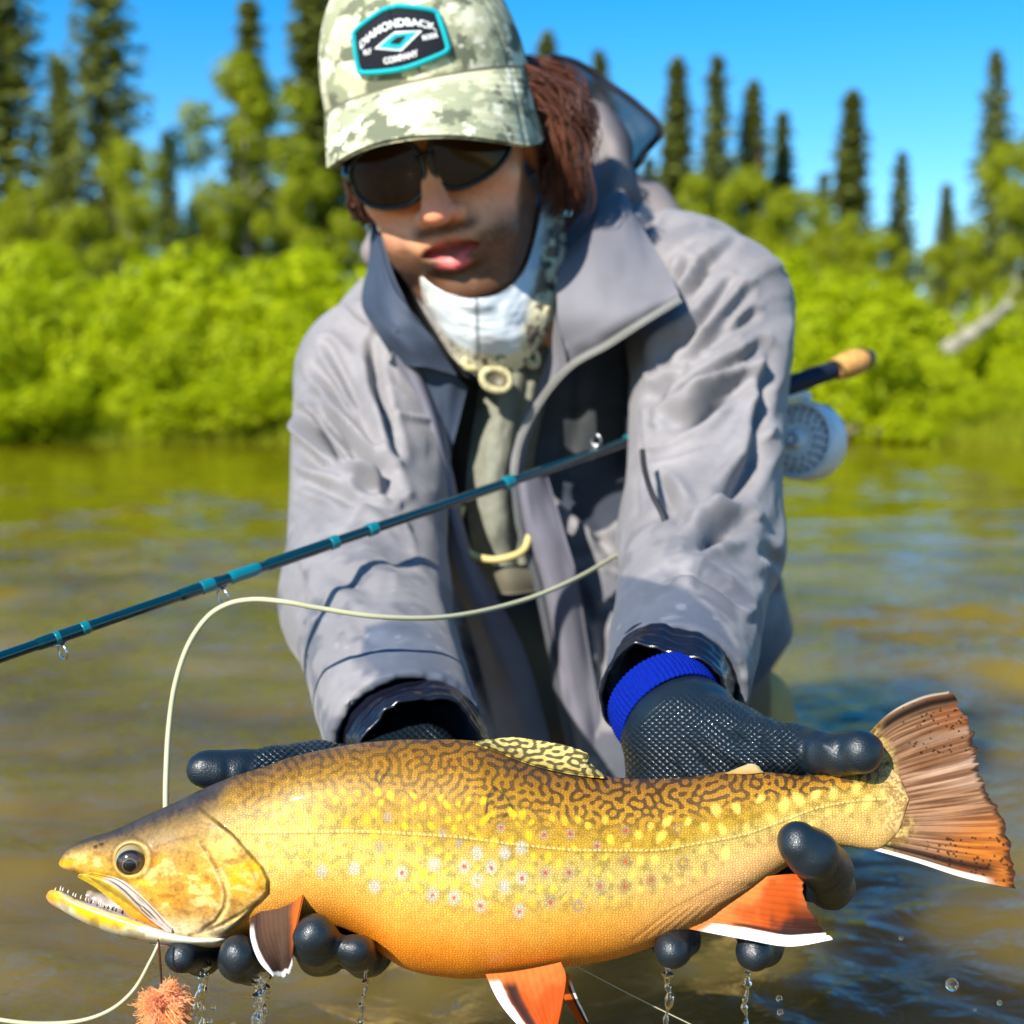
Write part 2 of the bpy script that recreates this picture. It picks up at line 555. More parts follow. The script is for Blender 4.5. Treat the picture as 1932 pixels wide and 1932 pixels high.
# ------------------------------------------------------------------ foliage
def leaf_mat(name, c1, c2, trans):
    m = bpy.data.materials.new(name); m.use_nodes = True
    nt = m.node_tree; nt.nodes.clear()
    at = nt.nodes.new('ShaderNodeAttribute'); at.attribute_name = 'col'
    mx = nt.nodes.new('ShaderNodeMix'); mx.data_type = 'RGBA'
    mx.inputs['A'].default_value = (*c1, 1); mx.inputs['B'].default_value = (*c2, 1)
    nt.links.new(at.outputs['Fac'], mx.inputs['Factor'])
    df = nt.nodes.new('ShaderNodeBsdfPrincipled'); df.inputs['Roughness'].default_value = 0.55; df.inputs['Specular IOR Level'].default_value = 0.25
    tr = nt.nodes.new('ShaderNodeBsdfTranslucent')
    ms = nt.nodes.new('ShaderNodeMixShader'); ms.inputs[0].default_value = trans
    ou = nt.nodes.new('ShaderNodeOutputMaterial')
    nt.links.new(mx.outputs['Result'], df.inputs['Base Color']); nt.links.new(mx.outputs['Result'], tr.inputs['Color'])
    nt.links.new(df.outputs[0], ms.inputs[1]); nt.links.new(tr.outputs[0], ms.inputs[2]); nt.links.new(ms.outputs[0], ou.inputs['Surface'])
    return m
LM_BUSH = leaf_mat('willow_leaf', (0.30, 0.39, 0.001), (0.52, 0.58, 0.002), 0.5)
LM_TREE = leaf_mat('birch_leaf', (0.22, 0.27, 0.008), (0.38, 0.42, 0.012), 0.46)
LM_SPR = leaf_mat('spruce_needle', (0.12, 0.155, 0.032), (0.27, 0.29, 0.055), 0.42)
LM_GRASS = leaf_mat('bank_grass_blade', (0.22, 0.28, 0.01), (0.36, 0.38, 0.012), 0.4)
M_BARK = mat('bark', (0.085, 0.062, 0.045), 0.9, 0.2, noise=(14, 0.4), bump=(20, 0.6, 0.02))
M_BIRCH = mat('pale_bark', (0.26, 0.24, 0.20), 0.85, 0.2, noise=(10, 0.45), bump=(20, 0.5, 0.01))

def leaves(P, N, size, seed, asp=2.0):
    """rhombus leaves at P with rough normals N; size array"""
    r = rng(seed); n = len(P)
    N = N + r.normal(0, 0.55, (n, 3)); N /= np.linalg.norm(N, axis=1)[:, None]
    t = r.normal(0, 1, (n, 3)); t -= N * (t * N).sum(1)[:, None]; t /= np.linalg.norm(t, axis=1)[:, None]
    s = np.cross(N, t)
    L = np.asarray(size)[:, None]
    V = np.stack([P - t * L * 0.5, P + s * L * 0.5 / asp + N * L * .06, P + t * L * 0.5, P - s * L * 0.5 / asp + N * L * .06], 1).reshape(-1, 3)
    Fc = np.arange(n * 4).reshape(n, 4)
    c = np.repeat(np.clip(r.normal(0.5, 0.25, n), 0, 1), 4)
    return V, Fc, np.stack([c, c, c], -1)

def bush_mesh(seed, n=7000, leaf=0.075):
    r = rng(seed)
    cl = []
    for k in range(26):
        a = r.uniform(0, 2 * np.pi); rr = r.uniform(0, 0.8)
        z = r.uniform(0.12, 0.92) * (1 - 0.35 * rr)
        cl.append((rr * math.cos(a), rr * math.sin(a), z, r.uniform(0.13, 0.30)))
    cl = np.array(cl)
    w = cl[:, 3] ** 2; k = r.choice(len(cl), n, p=w / w.sum())
    d = r.normal(0, 1, (n, 3)); d /= np.linalg.norm(d, axis=1)[:, None]
    rad = cl[k, 3] * r.uniform(0.45, 1.08, n) ** 0.5
    P = cl[k, :3] + d * rad[:, None]
    P[:, 2] = np.abs(P[:, 2])
    N = d + np.array([0, 0, 0.5])
    return leaves(P, N, r.uniform(0.6, 1.3, n) * leaf, seed + 1)

def stems_mesh(seed, k=9, h=0.75, spread=0.6, r0=0.018):
    r = rng(seed); parts = []
    for i in range(k):
        a = r.uniform(0, 2 * np.pi); e = np.array([math.cos(a), math.sin(a), 0]) * r.uniform(0.2, 1) * spread
        p = spl([np.array([e[0] * .08, e[1] * .08, -0.05]), e * 0.4 + [0, 0, h * 0.45], e + [0, 0, h * r.uniform(.75, 1)]], 7)
        parts.append(tube(p, np.linspace(r0, r0 * .25, 7), 5))
    return joinm(parts)

def conifer_mesh(seed, H=9.0, R=0.8, n=9000, ragged=0.3):
    """narrow northern spruce: whorls of drooping boughs carrying needle sprays"""
    r = rng(seed)
    P, N, S = [], [], []
    nb = 95
    for i in range(nb):
        z = H * (0.06 + 0.93 * (i / nb) ** 0.95)
        u = z / H
        L = R * (1 - u) ** 0.75 * (0.55 + 0.45 * math.sin(i * 2.4) ** 2 + r.normal(0, ragged * .5)) + 0.06
        L = max(L, 0.06)
        m = max(int(n / nb * (L / R + .12) * 1.6), 12)
        a = r.uniform(0, 2 * np.pi)
        nbough = 5
        ang = a + r.integers(0, nbough, m) * 2 * np.pi / nbough + r.normal(0, 0.22, m)
        t = r.uniform(0.05, 1, m) ** 0.7
        rad = L * t
        P.append(np.stack([rad * np.cos(ang), rad * np.sin(ang), z - 0.32 * L * t ** 1.5 + 0.10 * L * t ** 4 + r.normal(0, 0.05, m)], -1))
        N.append(np.stack([0.35 * np.cos(ang), 0.35 * np.sin(ang), np.ones(m)], -1))
        S.append(r.uniform(0.10, 0.24, m))
    P = np.vstack(P); N = np.vstack(N); S = np.concatenate(S)
    return leaves(P, N, S, seed + 9, asp=1.8)

def decid_mesh(seed, H=5.0, R=1.2, n=9000, leaf=0.11):
    r = rng(seed)
    cl = []
    for k in range(34):
        u = r.uniform(0.18, 1)
        w = R * np.sin(np.pi * min(max((u - .1) / 1.0, 0.02), 1)) ** 0.7
        a = r.uniform(0, 2 * np.pi); rr = w * r.uniform(0.1, 0.85)
        cl.append((rr * math.cos(a), rr * math.sin(a), u * H, r.uniform(0.22, 0.5) * R * 0.62))
    cl = np.array(cl); w = cl[:, 3] ** 2; k = r.choice(len(cl), n, p=w / w.sum())
    d = r.normal(0, 1, (n, 3)); d /= np.linalg.norm(d, axis=1)[:, None]
    P = cl[k, :3] + d * (cl[k, 3] * r.uniform(0.35, 1.1, n) ** 0.5)[:, None] * np.array([1, 1, 1.15])
    return leaves(P, d + np.array([0, 0, .4]), r.uniform(.6, 1.3, n) * leaf, seed + 3)

def trunk_mesh(seed, H, r0, limbs=6, R=1.0):
    r = rng(seed)
    p = np.array([[0, 0, -0.3], [r.normal(0, .03), r.normal(0, .03), H * .35], [r.normal(0, .06), r.normal(0, .06), H * .7], [0, 0, H * .98]])
    parts = [tube(spl(p, 14), np.linspace(r0, r0 * .12, 14), 8)]
    for i in range(limbs):
        z = H * r.uniform(.25, .8); a = r.uniform(0, 6.28)
        e = np.array([math.cos(a), math.sin(a), 0]) * R * r.uniform(.4, .8)
        parts.append(tube(spl([np.array([0, 0, z]), e * .5 + [0, 0, z + R * .25], e + [0, 0, z + R * .5]], 6), np.linspace(r0 * .4, r0 * .08, 6), 5))
    return joinm(parts)

BUSH = []
for s in range(4):
    V, Fc, C = bush_mesh(100 + s)
    BUSH.append((newmesh('bush_leaves', V, Fc, False, C), newmesh('bush_stems', *stems_mesh(200 + s))))
CON = []
for s, (H, R) in enumerate(((9, .80), (9, .62), (9, 1.0), (9, .50))):
    V, Fc, C = conifer_mesh(300 + s, H, R, 5200, .5)
    CON.append((newmesh('spruce_needles', V, Fc, False, C), newmesh('spruce_trunk', *trunk_mesh(350 + s, H, .10, 0))))
DEC = []
for s in range(3):
    V, Fc, C = decid_mesh(400 + s)
    DEC.append((newmesh('birch_leaves', V, Fc, False, C), newmesh('birch_trunk', *trunk_mesh(450 + s, 5.0, .06, 7, 1.1))))

def gz(x, y):
    e = BANK_Y + 0.5 * math.sin(x * 0.7) + 0.3 * math.sin(x * 1.9 + 1) - 0.3 * float(sstep(5, 9, x))
    return float(-0.55 + 0.95 * sstep(-0.9, 1.8, y - e) + 0.5 * sstep(2, 14, y - e))

def plant(name, meshes, names, mats, px, top, dist, ref_h, widen, label, cat, group, rot, base_drop=0.0):
    """stand a plant on the bank at distance dist, under picture column px, tall enough to reach picture row top"""
    x = (px - 966) / F_PX * dist
    z0 = gz(x, dist) - base_drop
    h = CAM_H + (760 - top) / F_PX * dist - z0
    s = h / ref_h
    o = thing(name, (x, dist, z0), label, cat, group)
    for me, nm, m in zip(meshes, names, mats):
        c = link(nm, me, m, o, world=False)
        c.scale = (s * widen, s * widen, s); c.rotation_euler = (0, 0, rot)
    return o

r = rng(77)
SPR_L = 'tall ragged dark spruce standing behind the bright green shrubs on the far bank'
G_SPR = 'spruces on the far bank'
# (px, top row, distance, variant, width factor, label)
for (px, top, dist, v, wd, lb) in [
        (25, -190, 24, 0, .80, 'dark spruce beside open sky, upstream end of the far bank'),
        (210, -120, 23, 2, .82, 'broad dark spruce rising between two gaps of open sky'),
        (480, 10, 29, 1, .9, 'spruce tip rising straight above the tall yellow-green birch'),
        (605, -110, 27, 3, 1.15, 'dark spruce half hidden by the camouflage cap'),
        (130, 120, 34, 3, 1.0, None), (325, 250, 36, 1, .8, None),
        (1030, 70, 40, 3, .9, None), (1128, 105, 40, 3, .9, None),
        (1272, 118, 37, 3, .95, None), (1345, 112, 35, 1, .82, None), (1412, 160, 36, 3, 1.0, None), (1468, 215, 38, 1, .9, None),
        (1545, 330, 44, 1, .9, None), (1597, 178, 34, 3, 1.1, 'solitary narrow spruce with open sky on both sides'),
        (1690, 290, 36, 1, .9, 'shorter spruce leaning beside a gap of pale sky'),
        (1775, 350, 44, 3, 1., None),
        (1862, 105, 27, 0, .72, 'large dark spruce standing above the grey fallen log'),
        (1950, 180, 32, 3, 1.2, None), (1220, 300, 46, 1, 1.0, None), (900, 100, 45, 1, 1.0, None), (760, 60, 42, 3, 1.0, None)]:
    plant('spruce_tree', CON[v], ('crown', 'trunk'), (LM_SPR, M_BARK), px, top, dist, 9.0, wd * 2.15,
          lb or SPR_L, 'tree', G_SPR, r.uniform(0, 6.28))
for (px, top, dist, v, wd, lb) in [
        (470, 130, 24, 0, .92, 'tall yellow-green birch with dense crown in front of a spruce'),
        (255, 270, 22, 1, .6, 'slim yellow-green birch beside the gap of open sky'),
        (385, 330, 23, 2, .55, None), (70, 330, 23, 2, .9, None), (170, 400, 21, 0, .9, None), (590, 330, 24, 1, .9, None), (680, 420, 24, 0, .9, None),
        (1400, 330, 28, 0, 1.0, None), (1490, 360, 27, 1, 1.0, None), (1570, 400, 26, 2, 1.0, None), (1650, 440, 25, 0, 1.0, None),
        (1290, 330, 27, 2, 1.0, None), (1905, 270, 24, 1, .75, 'leafy birch growing against the large dark spruce'), (1750, 470, 25, 0, 1.0, None), (1820, 440, 26, 2, .9, None)]:
    plant('birch_tree', DEC[v], ('crown', 'trunk'), (LM_TREE, M_BIRCH), px, top, dist, 5.2, wd * 1.35,
          lb or 'loose yellow-green birch in the row behind the bank shrubs', 'tree', 'birches behind the shrubs', r.uniform(0, 6.28))
for k, (px, top, dist, v, wd) in enumerate([
        (-60, 560, 17.6, 0, 1.0), (60, 540, 17.4, 1, 1.05), (190, 530, 17.6, 2, 1.0), (330, 560, 17.2, 3, .95), (450, 545, 17.8, 0, .9), (570, 570, 17.4, 1, .95), (690, 520, 18.2, 2, 1.0),
        (820, 560, 17.6, 3, 1), (960, 560, 17.6, 0, 1), (1100, 550, 17.6, 1, 1),
        (1250, 560, 17.8, 2, .95), (1390, 545, 17.4, 3, 1.0), (1520, 555, 17.2, 0, .95), (1640, 590, 17.1, 1, .9), (1760, 640, 17.4, 2, .8), (1880, 690, 17.2, 3, .9), (1990, 650, 17.6, 0, 1),
        (20, 690, 16.7, 2, 1.2), (150, 700, 16.6, 3, 1.2), (280, 690, 16.9, 1, 1.1), (400, 690, 16.7, 0, 1.2), (520, 700, 16.8, 2, 1.2), (640, 690, 16.7, 3, 1.2),
        (1330, 700, 16.7, 0, 1.2), (1480, 690, 16.8, 2, 1.2), (1700, 710, 16.6, 3, 1.2), (1820, 730, 16.6, 1, 1.2), (1930, 730, 16.7, 0, 1.2),
        (1700, 560, 20.0, 1, 1.2), (1850, 560, 20.0, 3, 1.2), (110, 470, 19.5, 1, 1.1), (420, 470, 19.5, 2, 1.1), (620, 460, 19.5, 0, 1.1), (1450, 470, 20.5, 3, 1.1), (1600, 500, 20.5, 0, 1.1), (280, 480, 19.8, 3, 1.0), (1330, 470, 20.5, 1, 1.1)]):
    low = top > 640
    plant('willow_shrub', BUSH[v], ('foliage', 'stems'), (LM_BUSH, M_BARK), px, top, dist, 1.05, wd * (1.45 if low else 1.0),
          'low bright green willow shrub overhanging the water at the far bank' if low else 'bright green bushy willow shrub on the far bank',
          'shrub', 'low shrubs at the waterline' if low else 'willow shrubs along the bank', r.uniform(0, 6.28))
for k in range(26):
    px_ = (-150 - 95 * k) if k < 13 else (2080 + 95 * (k - 13))
    plant('willow_shrub', BUSH[k % 4], ('foliage', 'stems'), (LM_BUSH, M_BARK), px_, 545 + 30 * (k % 3), 17.5 + .3 * (k % 2), 1.05, 1.0,
          'bright green bushy willow shrub on the far bank', 'shrub', 'willow shrubs along the bank', k * 1.3)
for k in range(16):
    px_ = (-140 - 150 * k) if k < 8 else (2070 + 150 * (k - 8))
    plant('spruce_tree', CON[k % 4], ('crown', 'trunk'), (LM_SPR, M_BARK), px_, 60 + 90 * (k % 3), 26 + 3 * (k % 3), 9.0, 2.0, SPR_L, 'tree', G_SPR, k * 2.1)
    plant('birch_tree', DEC[k % 3], ('crown', 'trunk'), (LM_TREE, M_BIRCH), px_ + 60, 340 + 40 * (k % 2), 23.5, 5.2, 1.3, 'loose yellow-green birch in the row behind the bank shrubs', 'tree', 'birches behind the shrubs', k * 1.7)
# bank grass: uncountable
n = 40000
gxs = r.uniform(-16, 16, n)
e = BANK_Y + 0.5 * np.sin(gxs * 0.7) + 0.3 * np.sin(gxs * 1.9 + 1) - 0.3 * sstep(5, 9, gxs)
gys = e + 0.05 + np.abs(r.normal(0, 1.1, n))
gzz = -0.55 + 0.95 * sstep(-0.9, 1.8, gys - e) + 0.5 * sstep(2, 14, gys - e)
hh = r.uniform(0.15, 0.45, n); an = r.uniform(0, 6.28, n); wv = 0.012
bs = np.stack([gxs, gys, gzz - 0.03], -1); sd_ = np.stack([np.cos(an), np.sin(an), 0 * an], -1) * wv
tip = bs + np.stack([r.normal(0, .12, n), r.normal(0, .12, n) - .05, hh], -1)
V = np.stack([bs - sd_, bs + sd_, tip], 1).reshape(-1, 3)
cc = np.repeat(r.uniform(0, 1, n), 3)
bg_o = mk('bank_grass', V, np.arange(n * 3).reshape(n, 3), LM_GRASS, space='w', smooth=False, colors=np.stack([cc] * 3, -1))
tag(bg_o, 'tall bright grass growing along the edge of the far bank', 'grass', kind='stuff')
# fallen grey log on the bank, river stones at its foot
def rough_tube(path, r0, r1, seed, nseg=12, n=20, amp=.15):
    P = spl(path, n); rad = np.linspace(r0, r1, n) * (1 + amp * rng(seed).normal(0, 1, n))
    return tube(P, rad, nseg)
lp = [PW(1770, 672, 17.9), PW(1835, 628, 18.3), PW(1905, 575, 18.9)]
lg = thing('fallen_log', tuple(lp[0]), 'pale grey fallen log leaning up the bank among shrubs', 'log')
V, Fc = rough_tube(lp, .11, .06, 5); mk('log_trunk', V, Fc, mat('weathered_wood', (.30, .27, .20), .9, .2, noise=(9, .35), bump=(16, .7, .02)), lg, space='w')
for k, t in enumerate((.35, .6, .8)):
    b0 = np.array(lp[0]) * (1 - t) + np.array(lp[2]) * t
    V, Fc = rough_tube([b0, b0 + [.12 * (k - 1), -.1, .22], b0 + [.25 * (k - 1), -.15, .42]], .025, .008, 8 + k, 6, 8)
    mk('branch_stub', V, Fc, MATS['weathered_wood'], lg, space='w')
def stone(seed, s):
    f = lambda p: sd_ell(p, (0, 0, 0), (1, .75, .5)) + .14 * vnoise(p, 1.6, seed)
    V, Q = sdf_mesh(f, (-1.3, -1.1, -.8), (1.3, 1.1, .8), .14, 1)
    return V * s, Q
M_STONE = mat('river_stone', (.27, .22, .12), .8, .3, noise=(5, .35), bump=(12, .4, .02))
for k, (px, py, d, s) in enumerate(((1590, 812, 16.2, .20), (1618, 806, 16.4, .15), (1560, 815, 16.1, .12), (1650, 815, 16.1, .10))):
    c = PW(px, py, d); V, Q = stone(20 + k, s)
    o = mk('river_stone', V + [c[0], c[1], max(c[2], .04)], Q, M_STONE, space='w')
    tag(o, 'tan stone lying at the waterline of the far bank', 'stone', 'stones at the far waterline')
# ================================================================== the brook trout
D0 = 0.742
TOP = [(111, 1629), (114, 1618), (120, 1607), (151, 1587), (212, 1567), (269, 1541), (330, 1514), (383, 1488), (440, 1465), (497, 1447), (547, 1429), (611, 1414), (687, 1401), (776, 1395),
       (850, 1395), (897, 1398), (942, 1415), (1034, 1449), (1110, 1461), (1224, 1470), (1300, 1466), (1388, 1455), (1476, 1459), (1515, 1464), (1600, 1453), (1660, 1440), (1695, 1462), (1714, 1505)]
BOT = [(111, 1631), (116, 1637), (130, 1643), (147, 1648), (200, 1681), (260, 1722), (305, 1757), (337, 1778), (402, 1783), (452, 1772), (516, 1760), (560, 1752), (611, 1754), (649, 1762), (691, 1780), (729, 1807), (767, 1829), (824, 1842), (881, 1847),
       (940, 1842), (1064, 1825), (1145, 1813), (1231, 1787), (1304, 1753), (1400, 1693), (1454, 1656), (1489, 1633), (1535, 1610), (1583, 1597), (1648, 1602), (1695, 1570), (1714, 1512)]
THK = [(111, .0015), (114, .006), (125, .011), (160, .0165), (250, .026), (350, .033), (450, .037), (600, .041), (850, .043), (1000, .0405), (1200, .031), (1350, .022), (1500, .0140), (1600, .0092), (1660, .0050), (1700, .0022), (1714, .0009)]
LAT = [(111, 1600), (300, 1570), (459, 1572), (653, 1570), (843, 1579), (996, 1597), (1110, 1606), (1224, 1606), (1319, 1592), (1403, 1576), (1489, 1545), (1553, 1523), (1640, 1510), (1714, 1508)]
HEADP = [(404, 1545), (440, 1574), (470, 1608), (494, 1634), (507, 1660), (506, 1684), (493, 1702), (478, 1714), (455, 1738), (430, 1760), (385, 1790), (300, 1790), (90, 1700), (90, 1560), (330, 1490)]
PREOP = [(380, 1590), (404, 1628), (421, 1663), (427, 1690), (424, 1712), (408, 1738), (385, 1752)]
def fish_fd(px, py):
    """depth of the near flank at a picture position"""
    t, bt, w = pint(px, TOP), pint(px, BOT), pint(px, THK)
    u = np.clip((py - (t + bt) / 2) / np.maximum((bt - t) / 2, 1), -1, 1)
    return D0 - w * np.sqrt(np.maximum(1 - np.abs(u) ** 3.0, 0))
def fish_bump(px, py):
    """gill plates and creases, metres towards the viewer"""
    s = sd_poly(px, py, HEADP)
    h = .0028 * (1 - sstep(-7, 3, s)) * sstep(330, 400, px)
    g, _, _ = d_line(px, py, PREOP, 40)
    h = h - .0012 * np.exp(-(g / 4.0) ** 2)
    g, _, _ = d_line(px, py, [(500, 1690), (460, 1722), (420, 1745), (360, 1765)], 40)
    h = h - .0010 * np.exp(-(g / 4.5) ** 2)
    g, _, _ = d_line(px, py, [(173, 1649), (235, 1668), (270, 1702), (300, 1730), (322, 1752)], 40)
    h = h - .0022 * np.exp(-(g / 6.0) ** 2)
    e = np.hypot(px - 248, (py - 1621) * 1.0)
    h = h + .0012 * np.exp(-((e - 34) / 7.0) ** 2) - .004 * (1 - sstep(24, 31, e))
    for (cx, cy) in ((181, 1597), (192, 1592)):
        h = h - .0015 * np.exp(-((px - cx) ** 2 + (py - cy) ** 2) / 16.0)
    # belly wrinkles near the vent
    for k in range(5):
        g, _, _ = d_line(px, py, [(1300 - 26 * k, 1745 + 7 * k), (1350 - 20 * k, 1700 + 4 * k), (1420 - 15 * k, 1668)], 40)
        h = h - .00035 * np.exp(-(g / 4.0) ** 2)
    return h
# ---- labyrinth for the back (filtered noise pushed towards two states)
_r = rng(5); LH, LW = 200, 720
fy = np.fft.fftfreq(LH)[:, None]; fx = np.fft.fftfreq(LW)[None, :]
ff = np.hypot(fy * 1.0, fx * 1.15)
bandp = np.exp(-((ff - 1 / 7.6) / (0.050)) ** 2)
lab = _r.normal(0, 1, (LH, LW))
wob = np.fft.ifft2(np.fft.fft2(_r.normal(0, 1, (LH, LW))) * np.exp(-(ff * 9) ** 2)).real; wob /= wob.std()
for _ in range(5):
    lab = np.fft.ifft2(np.fft.fft2(lab) * bandp).real
    lab = np.tanh(1.3 * lab / lab.std() + 0.12 + .25 * wob)
def labyr(px, py):
    x = np.clip((px - 350) / 1.95, 0, LW - 2); y = np.clip((py - 1370) / 1.95, 0, LH - 2)
    i, j = y.astype(int), x.astype(int); fy_, fx_ = y - i, x - j
    return (lab[i, j] * (1 - fy_) * (1 - fx_) + lab[i + 1, j] * fy_ * (1 - fx_) + lab[i, j + 1] * (1 - fy_) * fx_ + lab[i + 1, j + 1] * fy_ * fx_)
# ---- spots
_z4 = lambda l: [(653.3 + a * .3804, 1347.4 + b * .3804, k) for a, b, k in l]
HALO = _z4([(-120, 780, 'n'), (40, 765, 'n'), (140, 855, 'n'), (275, 787, 'r'), (435, 745, 'n'), (428, 897, 'o'), (535, 910, 'o'), (585, 755, 'r'), (648, 690, 'n'), (665, 950, 'o'), (720, 762, 'r'), (785, 690, 'n'), (785, 855, 'n'),
            (872, 815, 'r'), (858, 978, 'o'), (868, 665, 'n'), (768, 562, 'r'), (980, 600, 'r'), (1112, 595, 'r'), (1385, 578, 'r'), (1245, 655, 'r'), (988, 788, 'r'), (1105, 787, 'r'), (1012, 932, 'o'), (1150, 955, 'y'),
            (1258, 855, 'o'), (1380, 855, 'o'), (1512, 822, 'o'), (1385, 730, 'o'), (1668, 738, 'y'), (1645, 570, 'y'), (475, 595, 'n'), (205, 510, 'n'), (650, 825, 'y'), (165, 660, 'n'), (560, 640, 'n')])
YS = []
_r = rng(31)
for _ in range(9000):
    x = _r.uniform(470, 1690); t, bt = pint(x, TOP), pint(x, BOT)
    v = _r.uniform(.24, .82); y = t + v * (bt - t)
    if x > 1250 and v > .75: continue
    mind = 18 + 11 * sstep(950, 1400, x)
    if any((x - a) ** 2 + ((y - b_) * .85) ** 2 < mind ** 2 for a, b_, *_q in YS): continue
    if any((x - a) ** 2 + (y - b_) ** 2 < 24 ** 2 for a, b_, _k in HALO): continue
    vis = 1.0 if v < .62 else max(0, 1 - (v - .62) / .16)
    if x < 700: vis *= .55
    YS.append((x, y, _r.uniform(5.2, 9.2) * (1 + .55 * float(sstep(1050, 1450, x))), _r.uniform(.55, 1.3), _r.uniform(-.5, .5), vis * _r.uniform(.6, 1)))

def fish_color(px, py):
    t, bt = pint(px, TOP), pint(px, BOT)
    v = np.clip((py - t) / np.maximum(bt - t, 1), 0, 1)
    P3 = np.stack([px, py, 0 * px], -1)
    n1 = fbm(P3, 1 / 60., 4, 1); n2 = fbm(P3, 1 / 14., 3, 2); n3 = vnoise(P3, 1 / 3.0, 9)
    vv = np.clip(v + .05 * n1, 0, 1)
    stops = [(0, (82, 60, 36)), (.05, (112, 86, 40)), (.15, (146, 112, 38)), (.28, (170, 134, 36)), (.40, (184, 152, 50)), (.52, (194, 174, 98)), (.63, (200, 176, 100)), (.73, (214, 168, 76)), (.83, (240, 170, 70)), (.93, (246, 158, 52)), (1, (226, 140, 54))]
    sx = np.array([s[0] for s in stops]); sc = np.array([lin(*s[1]) for s in stops])
    c = np.stack([np.interp(vv, sx, sc[:, k]) for k in range(3)], -1)
    # cream towards the tail, pale behind the gill cover
    k = sstep(1120, 1420, px) * sstep(.50, .78, vv)
    c = mixc(c, lin(236, 192, 134), .9 * k)
    k = sstep(1380, 1560, px) * sstep(.15, .35, vv)
    c = mixc(c, lin(206, 176, 96), .6 * k)
    k = np.exp(-((px - 520) / 110.) ** 2) * np.exp(-((vv - .45) / .2) ** 2)
    c = mixc(c, lin(210, 200, 132), .65 * k)
    k = np.exp(-((px - 690) / 260.) ** 2) * np.exp(-((vv - .60) / .14) ** 2)
    c = mixc(c, lin(206, 196, 104), .6 * k)
    k = sstep(.80, .97, vv) * sstep(560, 660, px) * (1 - sstep(900, 1200, px))
    c = mixc(c, lin(248, 146, 24), .65 * k)
    n6 = fbm(P3, 1 / 11., 3, 61)
    c = c * (1 - .30 * sstep(-.05, .35, n6) * (1 - sstep(.62, .85, v)))[..., None]
    # labyrinth
    L = labyr(px, py)
    fade = (1 - sstep(.17, .36, v + .03 * n1)) * (.46 + .54 * sstep(560, 950, px) * (.75 + .5 * n1)) * sstep(395, 480, px)
    dark = sstep(.12, .6, L)
    c = mixc(c, mixc(lin(158, 108, 22), lin(196, 150, 30), sstep(.05, .3, v)), fade * (1 - dark) * .62)
    c = mixc(c, lin(60, 40, 24), fade * dark * (.64 + .24 * sstep(800, 1200, px)))
    # triangular dark-rimmed mark and a small squiggle
    TR = [(914, 1552), (921, 1500), (932, 1485), (955, 1503), (970, 1528), (950, 1542), (940, 1556)]
    s = sd_poly(px, py, TR)
    c = mixc(c, lin(58, 48, 26), .5 * ((s < 0) & (L > .1)) + .7 * np.exp(-(s / 2.2) ** 2) * (py < 1545))
    g, _, _ = d_line(px, py, [(712, 1456), (709, 1470), (716, 1478), (722, 1468), (728, 1460), (733, 1452)], 40)
    c = mixc(c, lin(45, 38, 30), .8 * np.exp(-(g / 3.0) ** 2))
    # yellow spots
    for (x, y, rad, el, tilt, vis) in YS:
        m = (np.abs(px - x) < 30) & (np.abs(py - y) < 30)
        if not m.any(): continue
        dx, dy = px[m] - x, py[m] - y
        q = np.hypot((dx + tilt * dy) * 1.1, dy / (1 + .25 * el)) + 4.6 * n2[m] + 1.6 * n3[m]
        k = (1 - sstep(rad * .45, rad * 1.2, q)) * vis
        tc_ = mixc(lin(248, 206, 20), lin(250, 232, 130), np.full(k.shape, float(sstep(1000, 1400, x)) * .8 + .15 * (y > float(pint(x, LAT)))))
        c[m] = mixc(c[m], tc_, .78 * k)
    for (x, y, kind) in HALO:
        m = (np.abs(px - x) < 30) & (np.abs(py - y) < 30)
        dx, dy = px[m] - x, py[m] - y
        q = np.hypot(dx * 1.12, dy * .92) + 2.2 * n2[m] + 1.0 * n3[m]
        hc = lin(188, 190, 186) if x < 1010 and y > 1600 else (lin(160, 146, 128) if x < 1150 else lin(150, 128, 98))
        rad = 15.5 if y > 1600 else 11.5
        k = 1 - sstep(rad * .40, rad * 1.08, q)
        c[m] = mixc(c[m], np.array(hc), (.74 + .26 * n3[m]) * k)
        if kind != 'n':
            cc = {'r': lin(182, 74, 44), 'o': lin(196, 92, 28), 'y': lin(226, 168, 20)}[kind]
            q2 = np.hypot(dx, dy * .9) + .8 * n3[m]
            c[m] = mixc(c[m], np.array(cc), .85 * (1 - sstep(2.4, 5.0, q2)))
    # lateral line, beaded
    dl = py - pint(px, LAT)
    on = sstep(455, 480, px) * (1 - sstep(1660, 1690, px))
    c = mixc(c, lin(110, 84, 34), .5 * on * np.exp(-((dl - 1.8) / 1.9) ** 2))
    c = mixc(c, lin(240, 224, 150), .7 * on * np.exp(-((dl + 1.8) / 2.0) ** 2) * (np.sin(px / 1.55) > -.35))
    # ---- head
    s = sd_poly(px, py, HEADP)
    hd = 1 - sstep(-3, 5, s + 3 * n2)
    hd = np.maximum(hd, 1 - sstep(395, 430, px + 6 * n2 + .25 * (py - 1545)))
    vh = v
    st = [(0, (52, 44, 40)), (.10, (78, 64, 42)), (.24, (122, 96, 50)), (.45, (164, 126, 56)), (.7, (176, 130, 50)), (.88, (196, 158, 92)), (1, (216, 202, 168))]
    sx = np.array([q[0] for q in st]); sc = np.array([lin(*q[1]) for q in st])
    h = np.stack([np.interp(np.clip(vh + .10 * n1, 0, 1), sx, sc[:, k]) for k in range(3)], -1)
    blob = lambda x, y, a, b_: np.exp(-((px - x) / a) ** 2 - ((py - y) / b_) ** 2)
    h = mixc(h, lin(206, 178, 96), .75 * blob(425, 1600, 34, 40))
